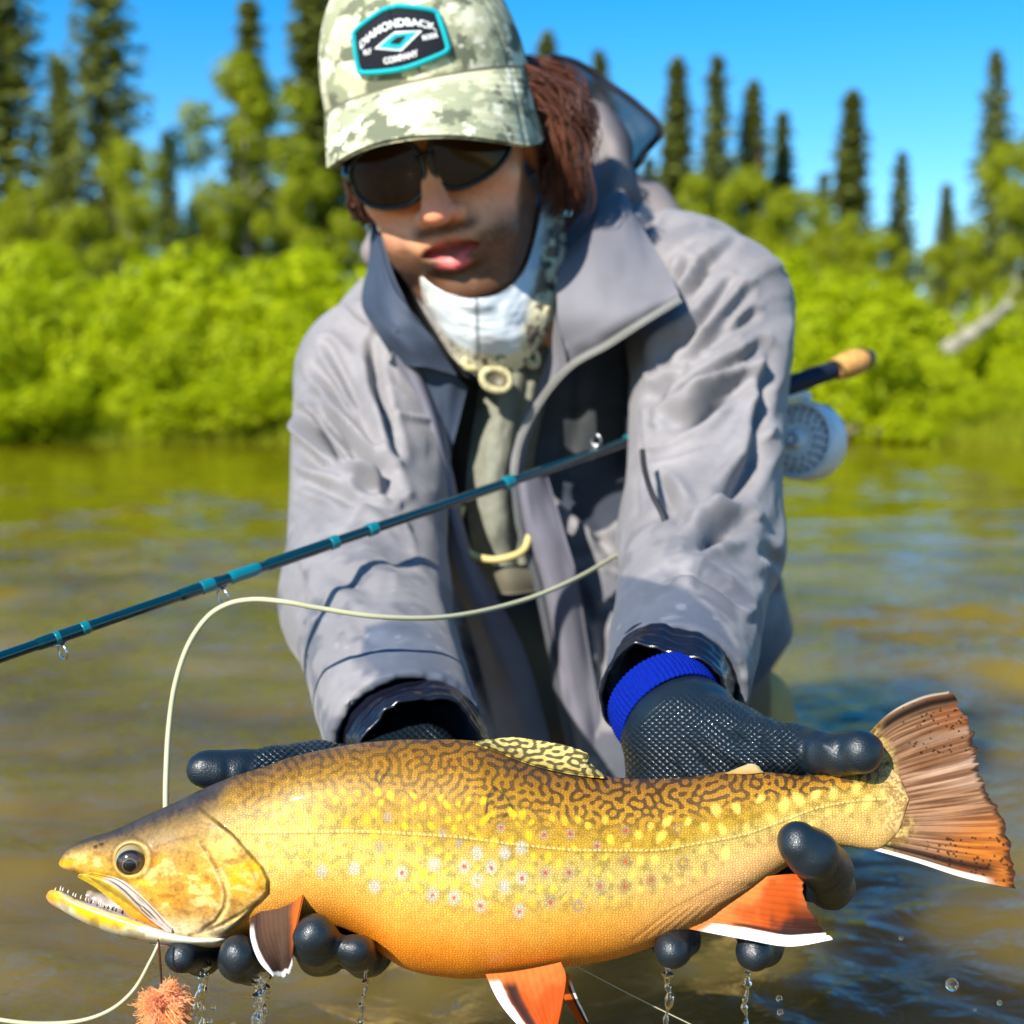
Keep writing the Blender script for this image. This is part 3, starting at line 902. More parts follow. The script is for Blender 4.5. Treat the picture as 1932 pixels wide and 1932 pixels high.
    h = mixc(h, lin(196, 146, 8), .85 * np.clip(blob(455, 1655, 34, 32) + blob(485, 1640, 22, 22), 0, 1))
    h = mixc(h, lin(204, 126, 16), .75 * blob(300, 1622, 22, 14))
    h = mixc(h, lin(196, 126, 18), .6 * blob(378, 1668, 40, 45) + .4 * blob(300, 1690, 30, 30))
    h = mixc(h, lin(120, 80, 50), .6 * blob(380, 1706, 20, 20))
    h = mixc(h, lin(230, 160, 14), .85 * (1 - sstep(140, 165, px)) * sstep(1618, 1632, py))
    h = mixc(h, lin(214, 168, 52), .7 * np.exp(-(d_line(px, py, [(147, 1645), (230, 1652), (280, 1668)], 40)[0] / 9) ** 2))
    h = mixc(h, lin(226, 206, 164), .85 * sstep(1728, 1762, py + 14 * n2) * sstep(300, 330, px) * (1 - sstep(440, 500, px)))
    h = mixc(h, lin(232, 226, 200), .8 * sstep(.955, .99, v) * sstep(320, 350, px))
    g, pr, _ = d_line(px, py, PREOP, 40)
    h = mixc(h, lin(78, 52, 26), .65 * np.exp(-(g / 2.6) ** 2)); h = mixc(h, lin(236, 206, 140), .4 * np.exp(-((g - 6) / 4.) ** 2) * (pr > .3))
    g, _, _ = d_line(px, py, [(500, 1690), (460, 1722), (420, 1745), (360, 1765)], 40)
    h = mixc(h, lin(90, 62, 40), .55 * np.exp(-(g / 3.) ** 2))
    n4 = fbm(P3 * [1, 1.6, 1], 1 / 26., 4, 71); n5 = fbm(P3 * [1.3, .7, 1], 1 / 9., 3, 72)
    h = mixc(h, lin(222, 190, 120), .55 * sstep(.10, .42, n4) * sstep(.25, .5, vh))
    h = mixc(h, lin(104, 66, 26), .50 * sstep(.12, .45, -n4 + .15 * n5) * sstep(.2, .4, vh))
    h = mixc(h, lin(86, 62, 40), .30 * sstep(.15, .5, n5) * (1 - sstep(.4, .7, vh)))
    h = mixc(h, lin(50, 42, 40), .75 * (1 - sstep(.03, .15, vh + .05 * n5)) * sstep(120, 170, px))
    for q_ in ([(290, 1600), (330, 1585), (372, 1575)], [(318, 1640), (322, 1660), (320, 1680)], [(330, 1560), (380, 1552), (420, 1562)], [(440, 1600), (470, 1630), (482, 1660)]):
        g, _, _ = d_line(px, py, q_, 40)
        h = mixc(h, lin(86, 56, 30), .35 * np.exp(-((g + 3 * n5) / 2.6) ** 2))
    h = h * (1 + .26 * n2 + .14 * n3 + .2 * n5)[..., None]
    e = np.hypot(px - 248, py - 1621)
    h = mixc(h, lin(184, 160, 98), .75 * np.exp(-((e - 31) / 4.5) ** 2) * (.6 + .4 * sstep(10, -20, py - 1621)))
    h = mixc(h, lin(60, 44, 26), .5 * np.exp(-((e - 38) / 4.) ** 2) * (.5 + n2))
    for (cx, cy) in ((181, 1597), (192, 1592)):
        h = mixc(h, lin(24, 20, 20), .95 * np.exp(-((px - cx) ** 2 + (py - cy) ** 2) / 14.0))
    c = mixc(c, h, hd)
    c = mixc(c, lin(66, 46, 28), np.clip(.55 + .5 * n1, .15, .85) * np.exp(-((s + 1 + 2 * n2) / 2.8) ** 2) * sstep(395, 410, px) * sstep(1540, 1560, py))
    # skin frays into the tail rays
    fray = sstep(1640, 1705, px + 18 * n2 + 10 * vnoise(np.stack([px / 60, py / 4., 0 * px], -1), 1., 77))
    c = mixc(c, mixc(lin(150, 112, 70), lin(196, 170, 112), sstep(-.3, .3, n3 + n2)), fray * .9)
    c = c * (1.12 + .10 * n2 + .07 * n3)[..., None]
    return c, (1 - hd) * (1 - .8 * fray)

FL = W(A(800, 1850, D0))
trout = thing('brook_trout', tuple(FL), 'large brook trout with orange belly and yellow spots held in gloved hands', 'fish')
m_f = bpy.data.materials.new('trout_skin'); m_f.use_nodes = True
nt = m_f.node_tree; b = nt.nodes['Principled BSDF']
at = nt.nodes.new('ShaderNodeAttribute'); at.attribute_name = 'col'
uv = nt.nodes.new('ShaderNodeAttribute'); uv.attribute_name = 'fuv'
sp = nt.nodes.new('ShaderNodeSeparateXYZ')
mp = nt.nodes.new('ShaderNodeMapping'); mp.inputs['Scale'].default_value = (1, 1.25, 0)
vo = nt.nodes.new('ShaderNodeTexVoronoi'); vo.feature = 'DISTANCE_TO_EDGE'; vo.inputs['Scale'].default_value = 1.0; vo.inputs['Randomness'].default_value = 0.8
vo.voronoi_dimensions = '2D'
mr = nt.nodes.new('ShaderNodeMapRange'); mr.inputs['From Min'].default_value = 0.03; mr.inputs['From Max'].default_value = 0.32
mr.inputs['To Min'].default_value = 0.0; mr.inputs['To Max'].default_value = 1.0
nt.links.new(uv.outputs['Vector'], sp.inputs[0]); nt.links.new(uv.outputs['Vector'], mp.inputs['Vector']); nt.links.new(mp.outputs[0], vo.inputs['Vector'])
nt.links.new(vo.outputs['Distance'], mr.inputs['Value'])
iv = nt.nodes.new('ShaderNodeMath'); iv.operation = 'SUBTRACT'; iv.inputs[0].default_value = 1.0
nt.links.new(mr.outputs[0], iv.inputs[1])
mk_ = nt.nodes.new('ShaderNodeMath'); mk_.operation = 'MULTIPLY'
nt.links.new(iv.outputs[0], mk_.inputs[0]); nt.links.new(sp.outputs['Z'], mk_.inputs[1])
dk = nt.nodes.new('ShaderNodeMix'); dk.data_type = 'RGBA'; dk.blend_type = 'MULTIPLY'
dk.inputs['B'].default_value = (0.58, 0.48, 0.34, 1)
nt.links.new(mk_.outputs[0], dk.inputs['Factor']); nt.links.new(at.outputs['Color'], dk.inputs['A'])
nt.links.new(dk.outputs['Result'], b.inputs['Base Color'])
bp = nt.nodes.new('ShaderNodeBump'); bp.inputs['Strength'].default_value = 0.25; bp.inputs['Distance'].default_value = 0.0003
bp.invert = True
nt.links.new(mk_.outputs[0], bp.inputs['Height']); nt.links.new(bp.outputs[0], b.inputs['Normal'])
b.inputs['Roughness'].default_value = 0.46; b.inputs['Specular IOR Level'].default_value = 0.28
b.inputs['Coat Weight'].default_value = 0.10; b.inputs['Coat Roughness'].default_value = 0.08

NP, NA, NB = 1150, 330, 44
pxs = np.r_[111 + (np.linspace(0, 1, 40) ** 2) * 30, np.linspace(142, 1712, NP - 41), 1714]
ph = np.linspace(-1, 1, NA)
uf = np.sin(ph * np.pi / 2) * .55 + ph * .45
ub = np.sin(np.linspace(1, -1, NB + 2)[1:-1] * np.pi / 2)
U = np.r_[uf, ub]; side = np.r_[np.ones(NA), -np.ones(NB)]
PX = np.repeat(pxs[:, None], len(U), 1)
T, Bt, Wd = pint(pxs, TOP)[:, None], pint(pxs, BOT)[:, None], pint(pxs, THK)[:, None]
PY = (T + Bt) / 2 + U[None] * (Bt - T) / 2
prof = np.sqrt(np.maximum(1 - np.abs(U) ** 3.0, 0))[None] * side[None]
DD = D0 - Wd * prof
DD = DD - np.where(side[None] > 0, fish_bump(PX, PY), 0) * np.clip(prof * 2, 0, 1)
col, msk = fish_color(PX.ravel(), PY.ravel())
V = A(PX, PY, DD).reshape(-1, 3)
fuv = np.stack([PX.ravel() / 5.4, PY.ravel() / 5.4, np.clip(msk, 0, 1)], -1)
Q = gridf(NP, len(U), cv=True)
mk('body', V, Q, m_f, trout, colors=col, vecs={'fuv': fuv})

M_FIN = mat('fin_membrane', attr='col', rough=.7, spec=.12, noise=(300, .06))
def fin(name, rows, dep, colf, nu=90, nv=110, rays=26, th=.0008, amp=.0005, ragged=4.0, seed=0, wav=0.0):
    """rows: control rows across the fin (v), each a list of (px,py) from base to edge (u)"""
    G = patchgrid([[(a, b_, 0) for a, b_ in rw] for rw in rows], nv, nu)     # (nv,nu)
    v = np.linspace(0, 1, nv)[:, None] * np.ones((1, nu)); u = np.linspace(0, 1, nu)[None] * np.ones((nv, 1))
    px, py = G[..., 0].copy(), G[..., 1].copy()
    rg = vnoise(np.stack([v * rays * .9, 0 * v, 0 * v], -1), 1.0, seed) + .5 * vnoise(np.stack([v * rays * 3, 0 * v, 0 * v], -1), 1.0, seed + 1)
    du = np.gradient(G, axis=1); L = np.linalg.norm(du, axis=2) + 1e-6
    k = ragged * rg * sstep(.7, 1, u)
    px += du[..., 0] / L * k; py += du[..., 1] / L * k
    ridge = np.abs(np.sin(v * rays * np.pi)) ** .7
    d = dep(u, v, px, py) - amp * ridge * (1 - .5 * u) + wav * np.sin(v * 9 + u * 4 + seed) * u
    c = colf(u, v, px, py, ridge)
    g3 = A(px, py, d)
    V, Fc = thick(g3, th * (1 - .6 * u))
    return mk(name, V, Fc, M_FIN, trout, colors=np.vstack([c.reshape(-1, 3)] * 2))

_rt = rng(63); TSP = [(_rt.uniform(1740, 1915), _rt.uniform(1580, 1672), _rt.uniform(2.0, 3.6)) for _ in range(90)] + [(_rt.uniform(1700, 1830), _rt.uniform(1318, 1420), _rt.uniform(1.6, 3.0)) for _ in range(70)]
def tail_col(u, v, px, py, rd):
    P3 = np.stack([px, py, 0 * px], -1); n = fbm(P3, 1 / 40., 3, 4); nf = fbm(P3, 1 / 9., 3, 14)
    st = vnoise(np.stack([v * 90, u * 2.0, 0 * u], -1), 1.0, 8) + .6 * vnoise(np.stack([v * 190, u * 3, 0 * u], -1), 1.0, 28); st2 = vnoise(np.stack([v * 26, u * 1.4, 0 * u], -1), 1.0, 18)
    c = mixc(lin(92, 62, 40), lin(158, 118, 88), sstep(-.8, .8, st))
    c = mixc(c, lin(186, 156, 132), .55 * sstep(.25, .7, vnoise(np.stack([v * 17, u * 1.1, 0 * u], -1), 1.0, 38)) * sstep(.2, .6, u))
    c = mixc(c, lin(84, 44, 14), .8 * sstep(.2, .5, st2) * sstep(.2, .5, u) * np.exp(-((v - .5) / .28) ** 2))
    c = mixc(c, mixc(lin(150, 78, 18), lin(182, 104, 18), sstep(-.5, .5, st)), .85 * sstep(.60, .85, v + .06 * n) * sstep(.35, .75, u))
    c = mixc(c, lin(150, 84, 44), .5 * (1 - sstep(.15, .3, v)) * sstep(.55, .85, u))
    c = mixc(c, mixc(lin(112, 84, 40), lin(186, 164, 96), sstep(-.25, .25, nf)), .9 * (1 - sstep(.10, .30, u + .10 * n + .06 * st)))
    for (x, y, r_) in TSP:
        c = mixc(c, lin(34, 18, 10), .85 * (1 - sstep(r_ * .6, r_ * 1.1, np.hypot(px - x, py - y) + .8 * nf)) * sstep(.3, .5, u))
    c = mixc(c, lin(30, 20, 18), .9 * sstep(.93, .985, u + .03 * st) * sstep(.10, .25, v))
    c = mixc(c, lin(26, 20, 18), .97 * np.exp(-((v - .045) / .035) ** 2) * sstep(.1, .3, u)); c = mixc(c, lin(206, 196, 180), .8 * (1 - sstep(.004, .014, v)) * sstep(.2, .5, u))
    c = mixc(c, lin(30, 20, 18), .97 * np.exp(-((v - .935) / .028) ** 2) * (1 - sstep(.8, .95, u))); c = mixc(c, lin(226, 222, 216), .95 * sstep(.965, .98, v) * (1 - sstep(.72, .9, u)))
    return c * (.72 + .15 * rd)[..., None]
fin('tail_fin', [[(1622, 1400), (1678, 1345), (1738, 1315), (1793, 1304)], [(1650, 1445), (1700, 1422), (1770, 1398), (1834, 1380)], [(1660, 1505), (1720, 1492), (1790, 1478), (1852, 1464)],
                 [(1660, 1560), (1740, 1562), (1820, 1562), (1896, 1560)], [(1632, 1598), (1725, 1625), (1820, 1656), (1918, 1677)]],
    lambda u, v, x, y: .744 + .006 * u * np.sin(v * 5) - .006 * u, tail_col, 150, 260, 34, .0012, .00018, 5, 3, .0008)
def pec_col(u, v, px, py, rd):
    n = fbm(np.stack([px, py, 0 * px], -1), 1 / 25., 3, 6)
    c = mixc(lin(84, 60, 44), lin(54, 38, 30), sstep(.2, .9, u + .3 * n))
    c = mixc(c, lin(214, 104, 34), .85 * sstep(.70, .98, v + .06 * n) * (1 - sstep(.45, .95, u)))
    c = mixc(c, lin(54, 38, 34), .7 * np.exp(-((v - .15) / .07) ** 2))
    wedge = np.maximum(1 - sstep(.06, .10, v + .02 * n - .02 * u), sstep(.90, .95, u + .03 * n) * (1 - .2 * v))
    c = mixc(c, lin(238, 236, 230), .95 * wedge * sstep(.08, .25, u))
    return c * (.68 + .15 * rd)[..., None]
fin('pectoral_fin', [[(472, 1732), (473, 1772), (489, 1814), (514, 1841)], [(500, 1716), (505, 1764), (519, 1806), (533, 1842)], [(540, 1694), (541, 1745), (543, 1795), (546, 1834)], [(577, 1668), (567, 1712), (556, 1766), (551, 1822)]],
    lambda u, v, x, y: .709 - .019 * u + .004 * np.sin(3 * v), pec_col, 90, 120, 13, .0010, .00012, 2.5, 7, .0015)
def pel_col(u, v, px, py, rd):
    n = fbm(np.stack([px, py, 0 * px], -1), 1 / 22., 3, 12)
    c = mixc(lin(206, 108, 46), lin(178, 72, 16), sstep(.0, .5, u + .2 * n))
    c = mixc(c, lin(40, 26, 24), .97 * np.exp(-((v - .28 + .02 * n) / .11) ** 4) * sstep(.05, .2, u))
    c = mixc(c, lin(250, 250, 246), .97 * (1 - sstep(.13, .19, v + .03 * n)) * sstep(.05, .16, u))
    return c * (.66 + .14 * rd)[..., None]
fin('pelvic_fin', [[(916, 1838), (942, 1891), (977, 1934), (1014, 1964)], [(960, 1834), (980, 1885), (1006, 1930), (1028, 1960)], [(1010, 1826), (1022, 1875), (1034, 1922), (1042, 1952)], [(1058, 1816), (1068, 1845), (1060, 1900), (1050, 1944)]],
    lambda u, v, x, y: .722 - .016 * u, pel_col, 90, 110, 11, .0011, .00015, 2.5, 17, .001)
fin('pelvic_fin', [[(1046, 1848), (1068, 1888), (1085, 1918), (1098, 1940)], [(1060, 1842), (1078, 1884), (1092, 1912), (1104, 1934)], [(1072, 1838), (1088, 1882), (1100, 1906), (1110, 1928)]],
    lambda u, v, x, y: .765 + .006 * u, lambda u, v, x, y, rd: pel_col(u, 1 - v, x, y, rd), 50, 60, 7, .001, .0004, 2, 23)
def anal_col(u, v, px, py, rd):
    n = fbm(np.stack([px, py, 0 * px], -1), 1 / 26., 3, 14)
    c = mixc(lin(206, 112, 50), lin(168, 70, 16), sstep(.0, .45, u + .3 * n))
    c = mixc(c, lin(170, 88, 44), .6 * sstep(.75, .95, u))
    c = mixc(c, lin(44, 28, 26), .95 * sstep(.50, .70, u + .16 * n + .10 * (.5 - v)) * (1 - sstep(.45, .75, v)))
    c = mixc(c, lin(40, 24, 20), .95 * np.exp(-((v - .255 + .02 * n) / .035) ** 2) * sstep(.1, .3, u))
    c = mixc(c, lin(250, 250, 246), .97 * (1 - sstep(.19, .23, v + .02 * n)) * sstep(.03, .14, u))
    return c * (.68 + .16 * rd)[..., None]
fin('anal_fin', [[(1300, 1752), (1403, 1771), (1489, 1785), (1570, 1773)], [(1336, 1736), (1412, 1748), (1488, 1760), (1556, 1757)], [(1368, 1712), (1425, 1724), (1490, 1734), (1538, 1736)], [(1415, 1680), (1455, 1684), (1490, 1687), (1519, 1692)], [(1448, 1655), (1476, 1651), (1498, 1649), (1516, 1650)]],
    lambda u, v, x, y: .722 - .014 * u, anal_col, 110, 110, 14, .0011, .00015, 3, 27, .001)
def dor_col(u, v, px, py, rd):
    L = labyr(px * 1.0, (py * 1.35 - 380) % 300 + 1380)
    c = mixc(lin(196, 178, 108), lin(176, 150, 76), sstep(.5, .0, u))
    c = mixc(c, lin(40, 32, 22), .85 * sstep(.05, .4, L))
    return c * (.8 + .25 * rd)[..., None]
fin('dorsal_fin', [[(893, 1402), (900, 1399), (910, 1396)], [(942, 1419), (952, 1408), (962, 1393)], [(1000, 1441), (1018, 1424), (1034, 1400)], [(1060, 1456), (1082, 1439), (1102, 1419)], [(1110, 1464), (1114, 1452), (1113, 1440)], [(1142, 1467), (1142, 1465), (1141, 1462)]],
    lambda u, v, x, y: .728 + .016 * u, dor_col, 60, 130, 16, .001, .0006, 2, 33)
fin('adipose_fin', [[(1362, 1464), (1374, 1460), (1380, 1457)], [(1378, 1462), (1398, 1450), (1412, 1443)], [(1412, 1462), (1422, 1450), (1428, 1445)], [(1440, 1461), (1438, 1458), (1436, 1455)]],
    lambda u, v, x, y: .735 + .004 * u, lambda u, v, x, y, rd: mixc(lin(150, 120, 60), lin(186, 168, 128), u), 30, 40, 3, .0022, .0002, 1, 35)

# ---- lower jaw, teeth, mouth lining, maxilla, eye
JT = [(87, 1690), (92, 1681), (100, 1677), (112, 1676), (147, 1690), (204, 1708), (260, 1728), (320, 1752), (380, 1762), (450, 1760)]
JB = [(87, 1694), (92, 1702), (117, 1718), (174, 1748), (231, 1768), (292, 1780), (345, 1787), (400, 1788), (450, 1776)]
JW = [(87, .001), (92, .005), (105, .009), (150, .0135), (230, .019), (310, .0235), (360, .0245), (410, .021), (450, .008)]
jx = np.r_[np.linspace(87, 100, 14)[:-1], np.linspace(100, 450, 200)]
ph = np.linspace(0, 2 * np.pi, 72, endpoint=False)
T, Bt, Wd = pint(jx, JT)[:, None], pint(jx, JB)[:, None], pint(jx, JW)[:, None]
cu, su = np.cos(ph)[None], np.sin(ph)[None]
JY = (T + Bt) / 2 + su * (Bt - T) / 2 * np.ones_like(cu)
JX = np.repeat(jx[:, None], 72, 1)
JD = D0 - Wd * np.sign(cu) * np.abs(cu) ** .8
# hollow the floor of the mouth
hol = np.clip(-su, 0, 1) * np.exp(-(cu / .55) ** 2)
JY = JY + hol * 10 * sstep(90, 130, JX)
n = fbm(np.stack([JX, JY, 0 * JX], -1), 1 / 30., 3, 41)
vj = (JY - T) / (Bt - T)
c = mixc(lin(236, 190, 16), lin(226, 186, 40), sstep(-.4, .4, n))
c = mixc(c, lin(232, 226, 196), sstep(.60, .92, vj + .22 * n + .8 * sstep(220, 330, JX)))
c = mixc(c, lin(196, 116, 16), .7 * (1 - sstep(95, 125, JX + 6 * n)))
c = mixc(c, lin(150, 120, 70), .6 * sstep(.0, .35, fbm(np.stack([JX, JY, 0 * JX + 3], -1), 1 / 18., 3, 47)))
c = mixc(c, lin(170, 160, 150), .95 * (1 - sstep(.20, .34, vj + .12 * n)) * sstep(104, 122, JX))
c = mixc(c, lin(70, 56, 50), .7 * sstep(.1, .4, fbm(np.stack([JX, JY, 0 * JX], -1), 1 / 7., 3, 44)) * (1 - sstep(.18, .30, vj)) * sstep(110, 125, JX))
jaw = mk('lower_jaw', A(JX, JY, JD).reshape(-1, 3), gridf(len(jx), 72, cv=True), mat('jaw_skin', attr='col', rough=.35, coat=.3, noise=(240, .08)), trout, colors=c.reshape(-1, 3))
M_TOOTH = mat('tooth_ivory', (.46, .42, .34), .35, .4)
for k in range(15):
    x = 104 + k * 8.0 + 2 * math.sin(k * 2.1); y = float(pint(x, JT)) + 1
    dd = D0 - float(pint(x, JW)) * (.78 if k % 2 else .70)
    hgt = (7 if k == 1 else 3.6 + 1.0 * math.sin(k * 1.3))
    V, Fc = tube(A([x, x + 1.0, x + 2.5], [y + 3, y - hgt * .45, y - hgt], [dd] * 3), [.00045, .00035, .0001], 6)
    mk('tooth', V, Fc, M_TOOTH, jaw)
V, Q = sdf_mesh(lambda p: sd_cone(p, A(168, 1694, D0), A(330, 1752, D0), .0035, .0125) + .0010 * vnoise(p, 260, 2), A(140, 1800, D0 - .03) - [.003, 0, .003], A(370, 1660, D0 + .03) + [.003, 0, .003], .0016)
c = mixc(lin(158, 144, 134), lin(84, 64, 58), sstep(-.3, .5, fbm(V, 160, 3, 3)))
mk('mouth_lining', V, Q, mat('mouth_flesh', attr='col', rough=.3, coat=.4), trout, colors=c)
rows = [[(147, 1652), (178, 1670), (206, 1692), (236, 1718), (266, 1746), (314, 1769)], [(158, 1649), (195, 1663), (226, 1684), (256, 1711), (286, 1738), (322, 1762)],
        [(168, 1648), (205, 1663), (238, 1685), (268, 1712), (298, 1738), (325, 1757)], [(175, 1647), (222, 1659), (256, 1683), (283, 1708), (308, 1735), (325, 1752)]]
G = patchgrid([[(a, b_, 0) for a, b_ in rw] for rw in rows], 30, 110)
v = np.linspace(0, 1, 30)[:, None] * np.ones((1, 110)); u = np.linspace(0, 1, 110)[None] * np.ones((30, 1))
dz = fish_fd(G[..., 0], np.minimum(G[..., 1], pint(G[..., 0], BOT) - 6)) - .0012 - .0016 * np.sin(np.pi * np.clip(v * 1.8, 0, 1)) + .0012 * v
n = vnoise(np.stack([u * 6, v * 16, 0 * u], -1), 1., 51)
c = mixc(lin(176, 146, 34), lin(186, 116, 26), sstep(.35, .9, u))
c = c * (1 + .35 * fbm(np.stack([u * 30, v * 6, 0 * u], -1), 1., 3, 55))[..., None]
c = mixc(c, lin(206, 200, 196), .9 * sstep(.40, .55, v) * sstep(.08, .2, u))
c = mixc(c, lin(34, 28, 28), .9 * sstep(.05, .5, n) * sstep(.5, .62, v) * sstep(.1, .25, u) * (1 - sstep(.86, .97, u)))
V, Fc = thick(A(G[..., 0], G[..., 1], dz), .0016)
mk('maxilla', V, Fc, MATS['jaw_skin'], trout, colors=np.vstack([c.reshape(-1, 3)] * 2))
# eye: domed ball with pale ring, dark iris and pupil
ec = A(249, 1622, float(fish_fd(248., 1621.)) + .0045)
th_ = np.linspace(0, np.pi * .62, 40)[:, None]; a_ = np.linspace(0, 2 * np.pi, 72, endpoint=False)[None]
R_ = .0083
EV = ec + np.stack([R_ * np.sin(th_) * np.cos(a_), -R_ * np.cos(th_) * np.ones_like(a_), R_ * np.sin(th_) * np.sin(a_)], -1)
dx, dy = EV[..., 0] - ec[0] - .0008, EV[..., 2] - ec[2] + .0012
q = np.hypot(dx, dy) / R_
c = mixc(lin(10, 10, 18), lin(62, 50, 44), sstep(.38, .42, q) * sstep(-.3, .8, dy / R_))
c = mixc(c, lin(50, 36, 24), sstep(.38, .42, q) * sstep(.3, -.6, dy / R_))
c = mixc(c, lin(128, 104, 62), np.exp(-((q - .43) / .03) ** 2) * .8)
c = mixc(c, lin(84, 62, 40), sstep(.45, .5, q) * (1 - sstep(.66, .72, q)) * .5 * (1 + np.sin(np.arctan2(dy, dx) * 23)) * .6)
c = mixc(c, lin(24, 20, 20), sstep(.68, .76, q)); c = mixc(c, lin(146, 132, 96), sstep(.86, .94, q))
mk('eye', EV.reshape(-1, 3), gridf(40, 72, cv=True), mat('fish_eye', attr='col', rough=.06, spec=.6, coat=1.0), trout, colors=c.reshape(-1, 3))
# ================================================================== the angler: gloves (nitrile over knit)
PERSON = thing('person', tuple(W(A(1020, 1400, 1.30))[:2]) + (-0.55,), 'angler in grey jacket, camouflage cap and dark sunglasses kneeling in the river', 'person')
m_g = bpy.data.materials.new('glove_nitrile'); m_g.use_nodes = True
nt = m_g.node_tree; b = nt.nodes['Principled BSDF']
b.inputs['Base Color'].default_value = (*lin(17, 28, 36), 1); b.inputs['Roughness'].default_value = .40
b.inputs['Coat Weight'].default_value = .18; b.inputs['Coat Roughness'].default_value = .07
at = nt.nodes.new('ShaderNodeAttribute'); at.attribute_name = 'guv'
sp = nt.nodes.new('ShaderNodeSeparateXYZ'); nt.links.new(at.outputs['Vector'], sp.inputs[0])
def _m(op, a=None, b_=None):
    n = nt.nodes.new('ShaderNodeMath'); n.operation = op
    for i, v in enumerate((a, b_)):
        if v is None: continue
        if isinstance(v, (int, float)): n.inputs[i].default_value = v
        else: nt.links.new(v, n.inputs[i])
    return n.outputs[0]
sa = _m('ABSOLUTE', _m('SINE', _m('ADD', sp.outputs['X'], sp.outputs['Y'])))
sb = _m('ABSOLUTE', _m('SINE', _m('SUBTRACT', sp.outputs['X'], sp.outputs['Y'])))
gr = _m('MULTIPLY', _m('POWER', _m('MULTIPLY', sa, sb), .5), sp.outputs['Z'])
nz = nt.nodes.new('ShaderNodeTexNoise'); nz.inputs['Scale'].default_value = 1.4
nt.links.new(at.outputs['Vector'], nz.inputs['Vector'])
hsum = _m('ADD', gr, _m('MULTIPLY', nz.outputs['Fac'], .30))
bp = nt.nodes.new('ShaderNodeBump'); bp.inputs['Strength'].default_value = .9; bp.inputs['Distance'].default_value = .0011
nt.links.new(hsum, bp.inputs['Height']); nt.links.new(bp.outputs[0], b.inputs['Normal']); nt.links.new(bp.outputs[0], b.inputs['Coat Normal'])
MATS['glove'] = m_g

def chain(p, pts, k=.004):
    """smooth chain of round cones; pts=[(px,py,d,r)]"""
    d = None
    for (a, b_) in zip(pts[:-1], pts[1:]):
        q = sd_cone(p, A(*a[:3]), A(*b_[:3]), a[3], b_[3])
        d = q if d is None else smin(d, q, k)
    return d
def glove(parts, lo, hi, grip, seed, crease=()):
    f0 = lambda p: None
    def f(p):
        d = None
        for pts, k in parts:
            q = chain(p, pts)
            d = q if d is None else smin(d, q, k)
        return d + .0009 * vnoise(p, 75, seed) + .0004 * vnoise(p, 160, seed + 1)
    V, Q = sdf_mesh(f, lo, hi, .0022, 2)
    N = vnormals(V, Q)
    qx, qy = proj(V)
    h = 0
    for pts, amp, w in crease:
        g, pr, sd = d_line(qx, qy, pts)
        h = h + 1.7 * amp * np.exp(-(g / w) ** 2) * np.sin(np.pi * np.clip(pr, .05, .95))
    V = V + N * (np.zeros(len(V)) + h)[:, None]
    qx, qy = proj(V)
    guv = np.stack([qx / 4.6, qy / 4.0, np.clip(grip(qx, qy, V), 0, 1)], -1)
    o = mk('glove', V, Q, m_g, PERSON, vecs={'guv': guv})
    return o
# his left hand (tail side): thumb along the back, index over the flank, fingers under the belly
gl = glove([
    ([(1262, 1345, .868, .0308), (1300, 1388, .842, .0330), (1370, 1412, .815, .0270), (1440, 1412, .790, .0165)], .010),      # wrist, back of hand, thumb base
    ([(1440, 1413, .786, .0155), (1500, 1415, .764, .0130), (1545, 1421, .748, .0113), (1585, 1425, .738, .0105), (1622, 1418, .731, .0116)], .006),   # thumb
    ([(1285, 1400, .845, .033), (1330, 1500, .838, .036), (1390, 1590, .828, .030)], .012),                                    # palm behind the fish
    ([(1290, 1480, .840, .026), (1275, 1640, .832, .020), (1262, 1760, .795, .0125), (1282, 1772, .752, .0100), (1268, 1795, .722, .0092)], .008),   # ring finger
    ([(1360, 1560, .835, .022), (1410, 1700, .825, .014), (1436, 1785, .785, .0110), (1432, 1782, .750, .0100), (1424, 1795, .728, .0098)], .008),   # middle finger
    ([(1395, 1580, .828, .024), (1500, 1640, .810, .0150), (1566, 1668, .765, .0120), (1562, 1640, .722, .0122), (1532, 1610, .702, .0118), (1506, 1590, .699, .0106)], .008),  # index
    ([(1260, 1440, .850, .024), (1215, 1600, .845, .016), (1200, 1720, .81, .012)], .008)],
    A(1130, 1850, .86) - [0, .195, .0], A(1680, 1240, .86) + [.02, .06, .02],
    lambda x, y, V: (1 - sstep(1490, 1520, x)) * (1 - sstep(1465, 1500, y)) * sstep(-10, 22, (y - 1313) - .02 * (x - 1296) + .9 * (x < 1260) * (1260 - x) * -1.0 + 0),
    3, crease=[([(1310, 1365), (1345, 1400), (1390, 1430), (1440, 1452)], .0018, 9), ([(1330, 1350), (1375, 1385), (1430, 1410)], -.0014, 7), ([(1290, 1400), (1320, 1440), (1350, 1462)], -.0022, 9), ([(1275, 1425), (1300, 1455), (1330, 1470)], .0016, 8),
               ([(1518, 1388), (1512, 1420), (1515, 1458)], -.0012, 5), ([(1530, 1390), (1550, 1402), (1566, 1420)], .0008, 5), ([(1462, 1372), (1470, 1400), (1466, 1440)], -.0008, 7), ([(1420, 1360), (1432, 1385), (1428, 1420)], -.0010, 8), ([(1580, 1392), (1582, 1410), (1578, 1425)], -.0008, 5)])
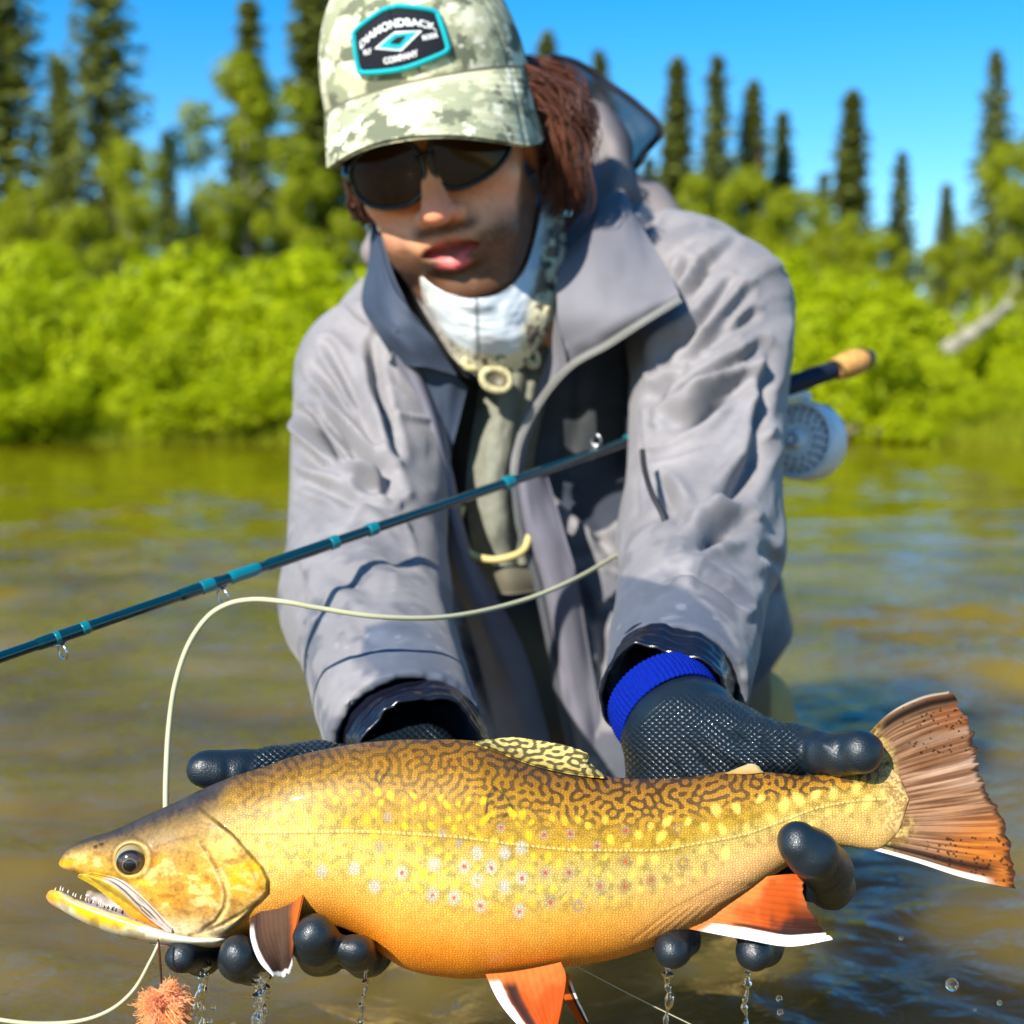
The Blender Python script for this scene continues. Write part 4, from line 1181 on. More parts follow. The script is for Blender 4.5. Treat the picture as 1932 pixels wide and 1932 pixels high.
# his right hand (head side)
gr_ = glove([
    ([(785, 1450, .885, .030), (710, 1515, .850, .034), (620, 1565, .835, .034)], .010),
    ([(690, 1490, .845, .026), (600, 1458, .806, .0175), (520, 1452, .785, .0128), (450, 1455, .774, .0108), (412, 1455, .770, .0100), (388, 1452, .768, .0098)], .008),
    ([(620, 1560, .835, .030), (540, 1640, .825, .020), (420, 1760, .800, .0130), (380, 1800, .752, .0098), (346, 1804, .722, .0082)], .008),
    ([(640, 1580, .835, .030), (580, 1680, .825, .020), (505, 1785, .795, .0130), (478, 1816, .750, .0110), (456, 1810, .716, .0104), (450, 1800, .706, .0094)], .008),
    ([(670, 1590, .835, .030), (640, 1690, .825, .020), (612, 1790, .790, .0130), (604, 1796, .745, .0116), (596, 1778, .708, .0110), (592, 1764, .699, .0098)], .008),
    ([(700, 1570, .840, .028), (700, 1690, .825, .018), (700, 1800, .785, .0110), (686, 1808, .745, .0092), (674, 1799, .715, .0083), (671, 1792, .706, .0074)], .008)],
    A(330, 1880, .80) - [.005, .135, .0], A(860, 1360, .88) + [.02, .06, .03],
    lambda x, y, V: sstep(470, 500, x) * (1 - sstep(1480, 1500, y)), 9,
    crease=[([(425, 1432), (432, 1450), (428, 1478)], -.0008, 6), ([(470, 1440), (466, 1458), (472, 1475)], -.0006, 6)])
# blue knit cuffs
def cuff(c0, c1, r0, r1, name, m, parent, ribs=46, amp=.0007, n=34, nseg=230, fl=1.0, wob=0.0, seed=0, th=.0016):
    c0, c1 = A(*c0), A(*c1)
    ax = c1 - c0; L = np.linalg.norm(ax); ax /= L
    u = np.cross(ax, [0, 1, 0]); u /= np.linalg.norm(u); w = np.cross(ax, u)
    t = np.linspace(0, 1, n)[:, None]; a = np.linspace(0, 2 * np.pi, nseg, endpoint=False)[None]
    rr = (r0 + (r1 - r0) * t) * (1 + .05 * np.sin(np.pi * t)) + amp * np.sign(np.sin(a * ribs)) * np.abs(np.sin(a * ribs)) ** .6 + .0004 * np.sin(t * 60)
    if wob:
        q = np.stack([np.cos(a) * np.ones_like(t) * 2.2, np.sin(a) * np.ones_like(t) * 2.2, t * 2 * np.ones_like(a)], -1)
        rr = rr + wob * (fbm(q, 1.0, 3, seed)) * (.35 + .65 * np.abs(t - .4))
    G = c0 + ax * L * t[..., None] + rr[..., None] * (u * np.cos(a)[..., None] + w * np.sin(a)[..., None] * fl)
    inn = c0 + ax * L * t[::-1][..., None] + (rr[::-1] - th)[..., None] * (u * np.cos(a)[..., None] + w * np.sin(a)[..., None] * fl)
    G2 = np.concatenate([G, inn], 0)
    return mk(name, G2.reshape(-1, 3), gridf(2 * n, nseg, cu=True, cv=True), m, parent), G
m_knit = mat('blue_knit', lin(3, 28, 126), .9, .1, noise=(900, .3), bump=(1100, .8, .0006))
cuff((1236, 1308, .872), (1268, 1352, .856), .0318, .0330, 'knit_cuff', m_knit, gl, ribs=64, amp=.0005, nseg=320)
# ------------------------------------------------------------------ head
def Rypr(y, p, r):
    cy, sy, cp, sp_, cr_, sr = math.cos(y), math.sin(y), math.cos(p), math.sin(p), math.cos(r), math.sin(r)
    Rz = np.array([[cy, -sy, 0], [sy, cy, 0], [0, 0, 1]]); Rx = np.array([[1, 0, 0], [0, cp, -sp_], [0, sp_, cp]]); Ry = np.array([[cr_, 0, sr], [0, 1, 0], [-sr, 0, cr_]])
    return Ry @ Rx @ Rz
HR, HP, HS = Rypr(-.15, .35, -.25), np.array([-.0556, 1.18, .2915]), .955
def H(v):
    """head-local -> a-space (x right in the picture, -y out of the face, z up)"""
    return np.asarray(v, float) * HS @ HR.T + HP
def sym(p):
    return np.stack([np.abs(p[..., 0]), p[..., 1], p[..., 2]], -1)
def head_sdf(p):
    q = sym(p)
    d = sd_ell(p, (0, .012, .030), (.074, .096, .090))
    d = smin(d, sd_ell(p, (0, -.034, -.030), (.060, .058, .082)), .03)
    d = smin(d, sd_cone(q, (.052, .0, -.050), (.026, -.060, -.098), .017, .017), .022)       # jaw line
    d = smin(d, sd_ell(p, (.004, -.068, -.098), (.025, .021, .018)), .022)                        # chin
    d = smin(d, sd_ell(q, (.043, -.064, -.016), (.022, .020, .017)), .020)                     # cheek bones
    d = smin(d, sd_cone(q, (.010, -.086, .026), (.046, -.072, .026), .012, .010), .014)        # brow
    d = smin(d, sd_ell(q, (.030, -.070, -.056), (.026, .024, .026)), .02)                      # cheeks
    d = smax(d, -sd_ell(q, (.032, -.101, .004), (.019, .014, .012)), .012)                     # eye sockets
    d = smin(d, sd_ell(q, (.031, -.076, .004), (.0125, .0125, .0125)), .003)                   # closed lids
    d = smin(d, sd_cone(p, (0, -.091, .016), (0, -.112, -.018), .0088, .0108), .010)           # nose bridge
    d = smin(d, sd_ell(p, (0, -.117, -.027), (.0132, .0125, .0105)), .008)                     # tip
    d = smin(d, sd_ell(q, (.0140, -.103, -.031), (.0075, .0095, .0075)), .006)                 # wings
    d = smax(d, -sd_ell(q, (.0062, -.112, -.0385), (.0034, .006, .0040)), .003)                # nostrils
    d = smin(d, sd_ell(p, (0, -.090, -.055), (.026, .012, .018)), .016)                        # muzzle
    d = smin(d, sd_cone(q, (.006, -.0990, -.0510), (.0325, -.0835, -.0598), .0044, .0028), .005) # upper lip
    d = smin(d, sd_cone(q, (.000, -.0960, -.0750), (.0310, -.0833, -.0622), .0054, .0030), .005) # lower lip
    d = smax(d, -sd_cone(q, (.0, -.1045, -.0622), (.027, -.0905, -.0606), .0088, .0024), .003)   # parted lips
    d = smax(d, -sd_ell(p, (0, -.105, -.0835), (.016, .006, .0045)), .008)                     # fold under the lip
    d = smin(d, sd_ell(q, (.074, .016, -.004), (.008, .016, .027)), .006)                      # ears
    d = smin(d, sd_cone(p, (0, .022, -.07), (.045, .085, -.185), .056, .062), .02)             # neck
    d = smin(d, sd_ell(p, (.065, .12, -.245), (.115, .075, .07)), .04)                          # upper chest and shoulders
    return d
V, Q = sdf_mesh(head_sdf, (-.14, -.14, -.32), (.26, .22, .13), .0026, 2)
q = sym(V); x, y, z = V.T
nz_ = fbm(V, 55, 3, 2); nf = vnoise(V, 420, 5); nf2 = vnoise(V, 900, 6)
c = mixc(lin(250, 184, 142), lin(238, 162, 118), sstep(-.4, .4, nz_))
g = lambda cx, cy, cz, s: np.exp(-(((q[:, 0] - cx) ** 2 + (y - cy) ** 2 + (z - cz) ** 2) / s ** 2))
c = mixc(c, lin(246, 138, 106), np.clip(.75 * g(0, -.118, -.024, .02) + .45 * g(.042, -.075, -.03, .022), 0, 1))
# beard and moustache
bd = sstep(-.044, -.070, z - .35 * np.abs(q[:, 0] - .02) + .012 * nz_) * sstep(.03, -.02, y + .02 * nz_)
side = sstep(.050, .062, q[:, 0]) * sstep(.0, -.05, z) * sstep(-.07, -.03, y)
mou = np.exp(-((z + .0440) / .0055) ** 2) * sstep(.034, .020, q[:, 0]) * sstep(-.075, -.09, y)
bk = np.clip(np.maximum(np.maximum(bd * .9, side * .8), mou * .95), 0, 1) * (.84 + .10 * nf + .14 * nf2)
bk = bk * sstep(-.16, -.13, z)
c = mixc(c, lin(66, 42, 27), np.clip(bk * 1.25, 0, .90))
du = np.min([np.linalg.norm(q - np.array([.006 + .0265 * t, -.0990 + .0155 * t, -.0510 - .0088 * t]), axis=1) - (.0044 - .0016 * t) for t in np.linspace(0, 1, 9)], 0)
dl = np.min([np.linalg.norm(q - np.array([.031 * t, -.0960 + .0127 * t, -.0750 + .0128 * t]), axis=1) - (.0068 - .0028 * t) for t in np.linspace(0, 1, 9)], 0)
lip = 1 - sstep(-.0002, .0016, np.minimum(du, dl))
c = mixc(c, lin(224, 108, 104), lip * .92)
c = mixc(c, lin(120, 26, 34), .95 * (1 - sstep(.0012, .0060, np.hypot(z + .0622, (q[:, 0] - .0) * .14))) * sstep(-.101, -.092, y) * (q[:, 0] < .028))
c = c * (1 + .10 * nf2 + .06 * nf + .14 * nz_)[:, None]
m_skin = mat('skin', attr='col', rough=.48, spec=.4, sss=.12, bump=(900, .15, .0006))
mk('body', H(V), Q, m_skin, PERSON, colors=c)

# ------------------------------------------------------------------ cap (worn, but a thing of its own)
CAPL = H((0, 0, .06))
cap = thing('cap', tuple(W(CAPL)), 'pale digital camouflage baseball cap with teal-edged patch worn by the angler', 'cap')
CAPRX, CAPRF, CAPRB = .0885, .112, .108
def crown(th, t, out=0.0):
    """th: angle from straight front (right positive), t: 0 rim .. 1 top"""
    th = np.asarray(th, float); t = np.asarray(t, float)
    cx = np.sin(th); cy = -np.cos(th)
    ry = np.where(cy < 0, CAPRF, CAPRB)
    a = t * np.pi / 2
    pr = np.cos(a) ** .72
    zz = .052 + .018 * np.cos(th) + (.116 - .018 * np.cos(th)) * np.sin(a) ** .95
    seam = -.0011 * np.exp(-((np.mod(th + np.pi / 6 * 0, np.pi / 3) - 0) / .022) ** 2) - .0011 * np.exp(-((np.mod(th, np.pi / 3) - np.pi / 3) / .022) ** 2)
    wob = .0016 * np.sin(3 * th + 4 * t) * (1 - t)
    sc = 1 + (out + seam + wob) / .1
    return np.stack([CAPRX * cx * pr * sc, .008 + ry * cy * pr * sc, zz + out * .35 * np.sin(a)], -1)
def camo_mat(name, cols, cell, rough=.85, scale=34., attr=None):
    """pixelated camouflage: noise sampled on a snapped grid"""
    m = bpy.data.materials.new(name); m.use_nodes = True
    nt = m.node_tree; b = nt.nodes['Principled BSDF']; b.inputs['Roughness'].default_value = rough; b.inputs['Specular IOR Level'].default_value = .2
    at = nt.nodes.new('ShaderNodeAttribute'); at.attribute_name = 'luv'
    sn = nt.nodes.new('ShaderNodeVectorMath'); sn.operation = 'SNAP'; sn.inputs[1].default_value = (cell, cell, cell)
    nt.links.new(at.outputs['Vector'], sn.inputs[0])
    mp = nt.nodes.new('ShaderNodeMapping'); mp.inputs['Scale'].default_value = (1, 1, 1.7); nt.links.new(sn.outputs[0], mp.inputs['Vector'])
    prev = None
    for k, (col, thr, off) in enumerate(cols):
        nz = nt.nodes.new('ShaderNodeTexNoise'); nz.inputs['Scale'].default_value = scale * (1 + .2 * k); nz.inputs['Detail'].default_value = 3.0; nz.inputs['Roughness'].default_value = .62
        ad = nt.nodes.new('ShaderNodeVectorMath'); ad.inputs[1].default_value = (off, off * .7, off * 1.3); nt.links.new(mp.outputs[0], ad.inputs[0]); nt.links.new(ad.outputs[0], nz.inputs['Vector'])
        if prev is None:
            rgb = nt.nodes.new('ShaderNodeRGB'); rgb.outputs[0].default_value = (*col, 1); prev = rgb.outputs[0]; continue
        st = nt.nodes.new('ShaderNodeMapRange'); st.inputs['From Min'].default_value = thr - .012; st.inputs['From Max'].default_value = thr + .012
        nt.links.new(nz.outputs['Fac'], st.inputs['Value'])
        mx = nt.nodes.new('ShaderNodeMix'); mx.data_type = 'RGBA'; nt.links.new(st.outputs[0], mx.inputs['Factor']); nt.links.new(prev, mx.inputs['A']); mx.inputs['B'].default_value = (*col, 1)
        prev = mx.outputs['Result']
    nt.links.new(prev, b.inputs['Base Color'])
    wv = nt.nodes.new('ShaderNodeTexNoise'); wv.inputs['Scale'].default_value = 700; nt.links.new(at.outputs['Vector'], wv.inputs['Vector'])
    bp = nt.nodes.new('ShaderNodeBump'); bp.inputs['Strength'].default_value = .4; bp.inputs['Distance'].default_value = .0006; nt.links.new(wv.outputs['Fac'], bp.inputs['Height']); nt.links.new(bp.outputs[0], b.inputs['Normal'])
    return m
m_camo = camo_mat('cap_camo', [(lin(188, 187, 154), 0, 0), (lin(150, 153, 124), .50, 1.3), (lin(104, 108, 88), .545, 4.1), (lin(216, 214, 188), .585, 9.7)], .0026, scale=19.)
th = np.linspace(-np.pi, np.pi, 240, endpoint=False); tt = np.linspace(0, 1, 60) ** .85 * .985
L = crown(th[:, None], tt[None])
mk('crown', H(L).reshape(-1, 3), gridf(240, 60, cu=True), m_camo, cap, vecs={'luv': L.reshape(-1, 3)})
V, Fc = tube(H(np.array([[0, .008, .1655], [0, .008, .1705], [0, .008, .172]])), [.0075, .0065, .001], 16)
mk('top_button', V, Fc, mat('cap_button', lin(150, 152, 120), .8), cap)
# brim: slab with rounded outline, stitched rows as shallow grooves
nu_, nv_ = 140, 60
a = np.linspace(-1, 1, nu_)[:, None]; v = np.linspace(0, 1, nv_)[None]
tb = a * math.radians(80)
base = crown(tb, 0.0, -.001)
bx, by, bz = base[..., 0], base[..., 1], base[..., 2] + .0015
ext = .066 * (1 - np.abs(a) ** 4.0) ** .75
ox = bx * (1 + .02 * np.abs(a) ** .5); oy = by - ext - .006; oz = bz - .033 * (1 - np.abs(a) ** 4) - .046 * np.abs(a) ** 2.2 - .012 * a
e = v ** .95
Bx = bx + (ox - bx) * e; By = by + (oy - by) * e; Bz = bz + (oz - bz) * e + .006 * np.sin(np.pi * v) * (1 - .5 * a ** 2)
Bz = Bz - .0007 * (np.mod(v * 9, 1) < .2) * (v > .1) * (v < .97)
Bl = np.stack([Bx, By, Bz], -1)
V, Fc = thick(Bl, .0042)
mk('brim', H(V), Fc, m_camo, cap, vecs={'luv': V * 1.0 + [.3, 0, 0]})
bt = np.stack([bx, by - .0012, bz - .001], -1)[:, 0]
V, Fc = tube(H(bt + [0, -.0012, .0022]), .0016, 8); mk('brim_seam', V, Fc, mat('seam_dark_thread', lin(92, 90, 74), .9), cap)  # dark thread tube along the brim seam
# patch: hexagonal badge with raised teal border
def patch_pt(s, t, out):
    """badge plane (metres) -> head local, wrapped on the crown"""
    s, t = np.asarray(s, float), np.asarray(t, float)
    return crown(s / .098, .232 + t / .158, out)
PO = np.array([(-.0385, .0085), (-.0375, .0125), (-.030, .0165), (-.010, .0235), (-.003, .0245), (.003, .0245), (.010, .0235), (.030, .0165), (.0375, .0125), (.0385, .0085), (.0385, -.013), (.0365, -.0165), (.030, -.0185), (.008, -.0215), (-.008, -.0215), (-.030, -.0185), (-.0365, -.0165), (-.0385, -.013)])
PO = PO * 1.07
def poly_disc(poly, out, rings=10, shrink=0.0):
    P = spl(poly, 160, True); c = P.mean(0)
    G = np.array([c + (P - c) * k for k in np.linspace(.001, 1, rings)])
    return patch_pt(G[..., 0], G[..., 1], out), gridf(rings, 160, cv=True)
badge = None
G, Fq = poly_disc(PO, .0022, 16)
badge = mk('patch', H(G).reshape(-1, 3), Fq, mat('patch_black', lin(26, 28, 36), .8, .2, bump=(1500, .5, .0004)), cap)
P = spl(PO, 220, True)
V, Fc = tube(H(patch_pt(np.r_[P[:, 0], P[:1, 0]], np.r_[P[:, 1], P[:1, 1]], .0024)), .0021, 10)
mk('patch_border', V, Fc, mat('patch_teal', lin(8, 158, 166), .7, .25, bump=(1400, .6, .0004)), badge)
def text_part(body, size, s0, t0, arc, tilt, m, out=.0030, squash=1.0):
    cu = bpy.data.curves.new('t', 'FONT'); cu.body = body; cu.size = size; cu.align_x = 'CENTER'; cu.extrude = 0; cu.space_character = 1.0; cu.offset = .00022
    o = bpy.data.objects.new('t', cu); COL.objects.link(o)
    bpy.context.view_layer.update()
    me = o.evaluated_get(bpy.context.evaluated_depsgraph_get()).to_mesh()
    co = np.zeros(len(me.vertices) * 3); me.vertices.foreach_get('co', co); co = co.reshape(-1, 3)
    polys = [tuple(p.vertices) for p in me.polygons]
    bpy.data.objects.remove(o)
    s = co[:, 0] * squash; t = co[:, 1] * (1 + arc[1] * np.abs(s) / .03)
    L = patch_pt(s + s0, t + t0 + arc[0] * (s / .03) ** 2 + tilt * s, out)
    n = len(L)
    nm = bpy.data.meshes.new('lettering'); nm.from_pydata(W(H(L)).tolist(), [], polys)
    sm = link('lettering', nm, m, badge); return sm
m_let = mat('patch_white_thread', lin(226, 228, 226), .7)
text_part('DIAMONDBACK', .0096, 0, .0088, (-.0072, -.12), 0, m_let)
text_part('FLY', .0052, -.0285, -.0062, (0, 0), 0, m_let)
text_part('RODS', .0050, .0285, -.0062, (0, 0), 0, m_let)
text_part('COMPANY', .0062, 0, -.0172, (.0026, 0), 0, m_let)
def flat_poly(name, pts, out, m):
    P = np.array(pts); c = P.mean(0)
    n = len(P); seg = np.vstack([np.linspace(P[i], P[(i + 1) % n], 8, endpoint=False) for i in range(n)])
    G = np.array([c + (seg - c) * k for k in np.linspace(.001, 1, 6)])
    return mk(name, H(patch_pt(G[..., 0], G[..., 1], out)).reshape(-1, 3), gridf(6, len(seg), cv=True), m, badge)
flat_poly('diamond', [(-.0215, -.0035), (0, .0055), (.0235, .0012), (.002, -.0105)], .0027, m_let)
flat_poly('diamond', [(-.0175, -.0033), (-.001, .0040), (.0195, .0012), (.0015, -.0088)], .0031, MATS['patch_teal'])
flat_poly('diamond', [(-.0065, -.0025), (.001, .0010), (.0090, .0002), (.002, -.0050)], .0034, MATS['patch_black'])

# ------------------------------------------------------------------ sunglasses
SG = thing('sunglasses', tuple(W(H((0, -.1, .01)))), 'dark brown wraparound sunglasses under the cap brim', 'sunglasses')
def glass_pt(x, z, out=0.0):
    z = z + .003 + .075 * x
    return np.stack([x, -.1085 - out + 5.6 * x ** 2 * (1 + 20 * np.abs(x) ** 2 * 2) + .12 * (z - .01), z], -1)
m_fr = mat('glossy_black_frame', (.012, .010, .010), .18, .5)
m_ln = mat('brown_lens', (.045, .020, .007), .05, .25)
def lens_outline(sx, k=1.0, n=90):
    a = np.linspace(0, 2 * np.pi, n, endpoint=False)
    ex = np.sign(np.cos(a)) * np.abs(np.cos(a)) ** .85 * .0315 * k; ez = np.sign(np.sin(a)) * np.abs(np.sin(a)) ** .80 * .0245 * k
    ez = ez * (1 - .12 * (ex / .0315)) + .0015 * (ex / .0315)
    return sx * (.0355 + ex), .0075 + ez
for sx in (-1, 1):
    X_, Z_ = lens_outline(sx)
    ks = np.linspace(.001, 1, 14)[:, None]
    cx, cz = X_.mean(), Z_.mean()
    gx_, gz_ = cx + (X_ - cx) * ks, cz + (Z_ - cz) * ks
    mk('lens', H(glass_pt(gx_, gz_, .0012 * (1 - ks ** 2))).reshape(-1, 3), gridf(14, 90, cv=True), m_ln, SG)
    X_, Z_ = lens_outline(sx, 1.03)
    V, Fc = tube(H(glass_pt(np.r_[X_, X_[:1]], np.r_[Z_, Z_[:1]])), .0021, 10); mk('rim', V, Fc, m_fr, SG)
    V, Fc = tube(H(spl([glass_pt(np.array(sx * .0665), np.array(.013)), np.array([sx * .077, -.055, .013]), np.array([sx * .081, .0, .012]), np.array([sx * .080, .02, .0])], 24)), .0026, 8, flat=1.6); mk('temple', V, Fc, m_fr, SG)
V, Fc = tube(H(glass_pt(np.linspace(-.007, .007, 12), .0145 - 30 * np.linspace(-.007, .007, 12) ** 2)), .0026, 8); mk('bridge', V, Fc, m_fr, SG)

# ------------------------------------------------------------------ hair
r = rng(12)
parts, pc = [], []
def strands(n, root, mid, end, spread, wav, rad):
    for k in range(n):
        s = r.normal(0, 1, 3) * spread
        p = spl([root(r), mid(r) + s * .6, end(r) + s], 12)
        t = np.linspace(0, 1, 12); f = r.uniform(1.2, 2.6); ph_ = r.uniform(0, 6.28)
        nrm = np.array([r.normal(), r.normal(), r.normal() * .4]); nrm /= np.linalg.norm(nrm)
        p = p + nrm * (wav * np.sin(t * f * 2 * np.pi + ph_) * t)[:, None]
        parts.append(tube(H(p), rad * r.uniform(.6, 1.3) * np.r_[1, np.ones(8), .8, .5, .15], 4))
        cc = mixc(lin(44, 26, 20), lin(120, 70, 50), np.full(len(parts[-1][0]), r.uniform(0, 1)))
        pc.append(cc)
for cl in range(46):
    # wavy locks: each lock is a bundle sharing one curling path
    y0 = r.uniform(-.025, .085); z0 = r.uniform(.028, .060); out = r.uniform(.015, .048)
    zend = -.045 + r.uniform(-.045, .035); cw = r.uniform(.006, .013); cf = r.uniform(.8, 1.5); cp = r.uniform(0, 6.28)
    t = np.linspace(0, 1, 20)
    lx = .076 + out * np.sin(np.pi * np.clip(t * .95, 0, 1)) ** .7 + .006 * (1 - t) + cw * np.sin(cf * 2 * np.pi * t + cp) * t - .012 * t ** 2
    ly = y0 + .012 * np.sin(cf * 5 * t + cp) * t + .01 * t
    lz = z0 + (zend - z0) * t + cw * .6 * np.cos(cf * 2 * np.pi * t + cp) * t
    path = np.stack([lx, ly, lz], -1)
    shade = r.uniform(0, 1)
    for k in range(44):
        off = r.normal(0, 1, 3) * .0034
        jit = np.stack([np.sin(t * 9 + r.uniform(0, 6)) for _ in range(3)], -1) * .0011
        p = path + off * (.5 + .9 * np.sin(np.pi * t) + .3 * t)[:, None] + jit
        nn_ = int(r.integers(15, 21))
        parts.append(tube(H(p[:nn_]), .00045 * r.uniform(.7, 1.4) * np.r_[np.ones(nn_ - 3), .8, .5, .2], 4, caps=False))
        pc.append(mixc(lin(40, 24, 19), lin(122, 72, 50), np.full(len(parts[-1][0]), np.clip(shade * .7 + r.uniform(-.1, .4), 0, 1))))
strands(420, lambda r: np.array([-.078 - r.uniform(0, .006), r.uniform(-.03, .07), r.uniform(.025, .045)]),
        lambda r: np.array([-.082 - r.uniform(-.006, .006), r.uniform(-.02, .07), -.010 + r.uniform(-.02, .015)]),
        lambda r: np.array([-.076 - r.uniform(-.012, .008), r.uniform(-.02, .07), -.032 + r.uniform(-.014, .012)]), .003, .006, .0008)
V, Fc = joinm(parts)
mk('hair', V, Fc, mat('auburn_hair', attr='col', rough=.42, spec=.5), PERSON, colors=np.vstack(pc))
# ------------------------------------------------------------------ neck gaiter
rows = [[(738, 432, 1.215), (768, 490, 1.165), (815, 540, 1.120), (880, 562, 1.098), (945, 552, 1.118), (988, 512, 1.160), (1012, 440, 1.195), (1030, 345, 1.225)],
        [(748, 470, 1.225), (785, 545, 1.165), (840, 592, 1.125), (895, 610, 1.108), (965, 605, 1.122), (1012, 560, 1.158), (1044, 470, 1.195), (1056, 390, 1.235)],
        [(765, 505, 1.240), (805, 590, 1.180), (860, 640, 1.140), (912, 660, 1.125), (985, 655, 1.135), (1035, 595, 1.160), (1056, 520, 1.200), (1066, 450, 1.25)],
        [(780, 540, 1.26), (825, 630, 1.205), (880, 695, 1.165), (930, 715, 1.155), (985, 690, 1.165), (1030, 630, 1.190), (1055, 560, 1.225), (1066, 490, 1.27)]]
G = patchgrid([[tuple(A(*p)) for p in rw] for rw in rows], 60, 160)
u = np.linspace(0, 1, 160)[None] * np.ones((60, 1)); v = np.linspace(0, 1, 60)[:, None] * np.ones((1, 160))
gx_, gy_ = proj(G)
fold = .0010 * np.sin((v * 2.3 + 1.5 * np.sin(u * 4) + 1.2 * u) * 2 * np.pi) * np.sin(np.pi * u) + .0045 * fbm(np.stack([u * 5, v * 3, 0 * u], -1), 1.6, 3, 4)
G[..., 1] -= fold
wt = np.clip(sstep(790, 830, gx_ + .35 * (gy_ - 560) * -1) * (1 - sstep(985, 1012, gx_ + .25 * (gy_ - 560))) * (1 - sstep(.66, .74, v)), 0, 1)
nn = fbm(np.stack([gx_ / 26, gy_ / 34, 0 * gx_], -1), 1.0, 3, 21)
cam_c = mixc(lin(196, 184, 140), lin(226, 216, 176), sstep(-.1, .2, nn))
cam_c = mixc(cam_c, lin(104, 78, 52), sstep(.08, .2, fbm(np.stack([gx_ / 20, gy_ / 24, 0 * gx_ + 5], -1), 1.0, 3, 22)) * .9)
cam_c = mixc(cam_c, lin(58, 46, 36), sstep(.2, .3, fbm(np.stack([gx_ / 15, gy_ / 20, 0 * gx_ + 9], -1), 1.0, 3, 23)) * .95)
c = mixc(cam_c, lin(214, 220, 222), wt)
c = mixc(c, lin(60, 70, 76), .8 * np.exp(-((gx_ - (898 + .05 * (gy_ - 560))) / 3.5) ** 2) * wt)
V, Fc = thick(G, .0022)
mk('neck_gaiter', V, Fc, mat('gaiter_cloth', attr='col', rough=.75, sheen=.2, bump=(800, .25, .0005)), PERSON, colors=np.vstack([c.reshape(-1, 3)] * 2))

# ------------------------------------------------------------------ jacket
SHR, ELR, WRR = A(1345, 590, 1.255), A(1322, 1020, 1.11), A(1276, 1300, .895)
SHL, ELL, WRL = A(706, 715, 1.255), A(690, 1130, 1.09), A(768, 1400, .895)
def torso_sdf(p):
    d = sd_ell(p, A(1010, 780, 1.365), (.195, .115, .215))
    d = smin(d, sd_ell(p, A(1075, 1180, 1.385), (.205, .130, .205)), .05)
    d = smin(d, sd_cone(p, A(770, 700, 1.32), A(1290, 570, 1.33), .078, .080), .06)
    d = smin(d, sd_cone(p, A(1120, 1350, 1.40), A(1100, 1560, 1.42), .19, .17), .06)
    return d
def arm_sdf(p, s, e, w, r):
    d = sd_cone(p, s, e, r[0], r[1])
    f = sd_cone(p, e, w, r[1], r[2])
    ax = (w - e) / np.linalg.norm(w - e)
    f = smax(f, (p - w) @ ax, .003)
    d = smin(d, f, .025)
    return d
RA, LA = (.071, .0600, .0455), (.071, .0600, .050)
def jacket_solid(p):
    d = torso_sdf(p)
    d = smin(d, arm_sdf(p, SHR, ELR, WRR, RA), .022)
    d = smin(d, arm_sdf(p, SHL, ELL, WRL, LA), .022)
    return d
OPEN = [(700, 420), (690, 560), (722, 640), (760, 700), (800, 780), (832, 900), (852, 1000), (872, 1100), (905, 1200), (935, 1290), (960, 1480), (1085, 1480), (1058, 1330), (1034, 1200), (1014, 1090), (992, 1000),
        (976, 930), (968, 890), (980, 826), (1015, 752), (1072, 688), (1150, 644), (1240, 590), (1250, 640), (1235, 740), (1222, 800), (1260, 560), (1120, 430)]
OPEN2 = [(1072, 688), (1150, 644), (1255, 580), (1240, 700), (1215, 800), (1195, 880), (1100, 905), (968, 890), (980, 826), (1015, 752)]
OPEN1 = [(700, 380), (690, 560), (722, 640), (760, 700), (800, 780), (832, 900), (852, 1000), (872, 1100), (905, 1200), (935, 1290), (960, 1520), (1095, 1520), (1066, 1360), (1036, 1200), (1014, 1090), (992, 1000), (974, 930), (968, 895), (1040, 930), (1110, 1010), (1175, 985),
         (1195, 880), (1215, 800), (1235, 700), (1262, 570), (1150, 400)]
def jacket_sdf(p):
    d = jacket_solid(p)
    # hollow sleeves at the wrists
    for e, w, r in ((ELR, WRR, RA[2]), (ELL, WRL, LA[2])):
        ax = (w - e) / np.linalg.norm(w - e)
        d = smax(d, -sd_cone(p, w - ax * .07, w + ax * .03, r - .0072, r - .0078), .002)
    core = torso_sdf(p) + .014
    qx, qy = proj(p)
    op = sd_poly(qx, qy, OPEN1) * p[..., 1] / F_PX
    op = np.maximum(op, p[..., 1] - 1.40)
    arms = np.minimum(arm_sdf(p, SHR, ELR, WRR, RA), arm_sdf(p, SHL, ELL, WRL, LA))
    op = np.maximum(op, -(arms - .004))                       # the opening never cuts a sleeve
    d = smax(d, -op, .006)
    hem = ((qx - 1516) * 195 + (qy - 1175) * 135) / 237. * p[..., 1] / F_PX
    d = smax(d, np.minimum(hem, p[..., 1] - 1.24), .006)
    return d
V, Q = sdf_mesh(jacket_sdf, (-.27, .86, -.34), (.34, 1.56, .30), .0042, 2)
V = vsmooth(V, Q, 1, .4)
V, Q = subdiv(V, Q); V = vsmooth(V, Q, 2, .5)
N = vnormals(V, Q)
qx, qy = proj(V)
Z1 = lambda l: [(490 + a * .2748, 326.6 + b_ * .2748) for a, b_ in l]
Z2 = lambda l: [(939 + a * .2959, 326.6 + b_ * .2959) for a, b_ in l]
Z3 = lambda l: [(522.6 + a * .3466, 735 + b_ * .3466) for a, b_ in l]
Z4 = lambda l: [(1020.75 + a * .3467, 735 + b_ * .3467) for a, b_ in l]
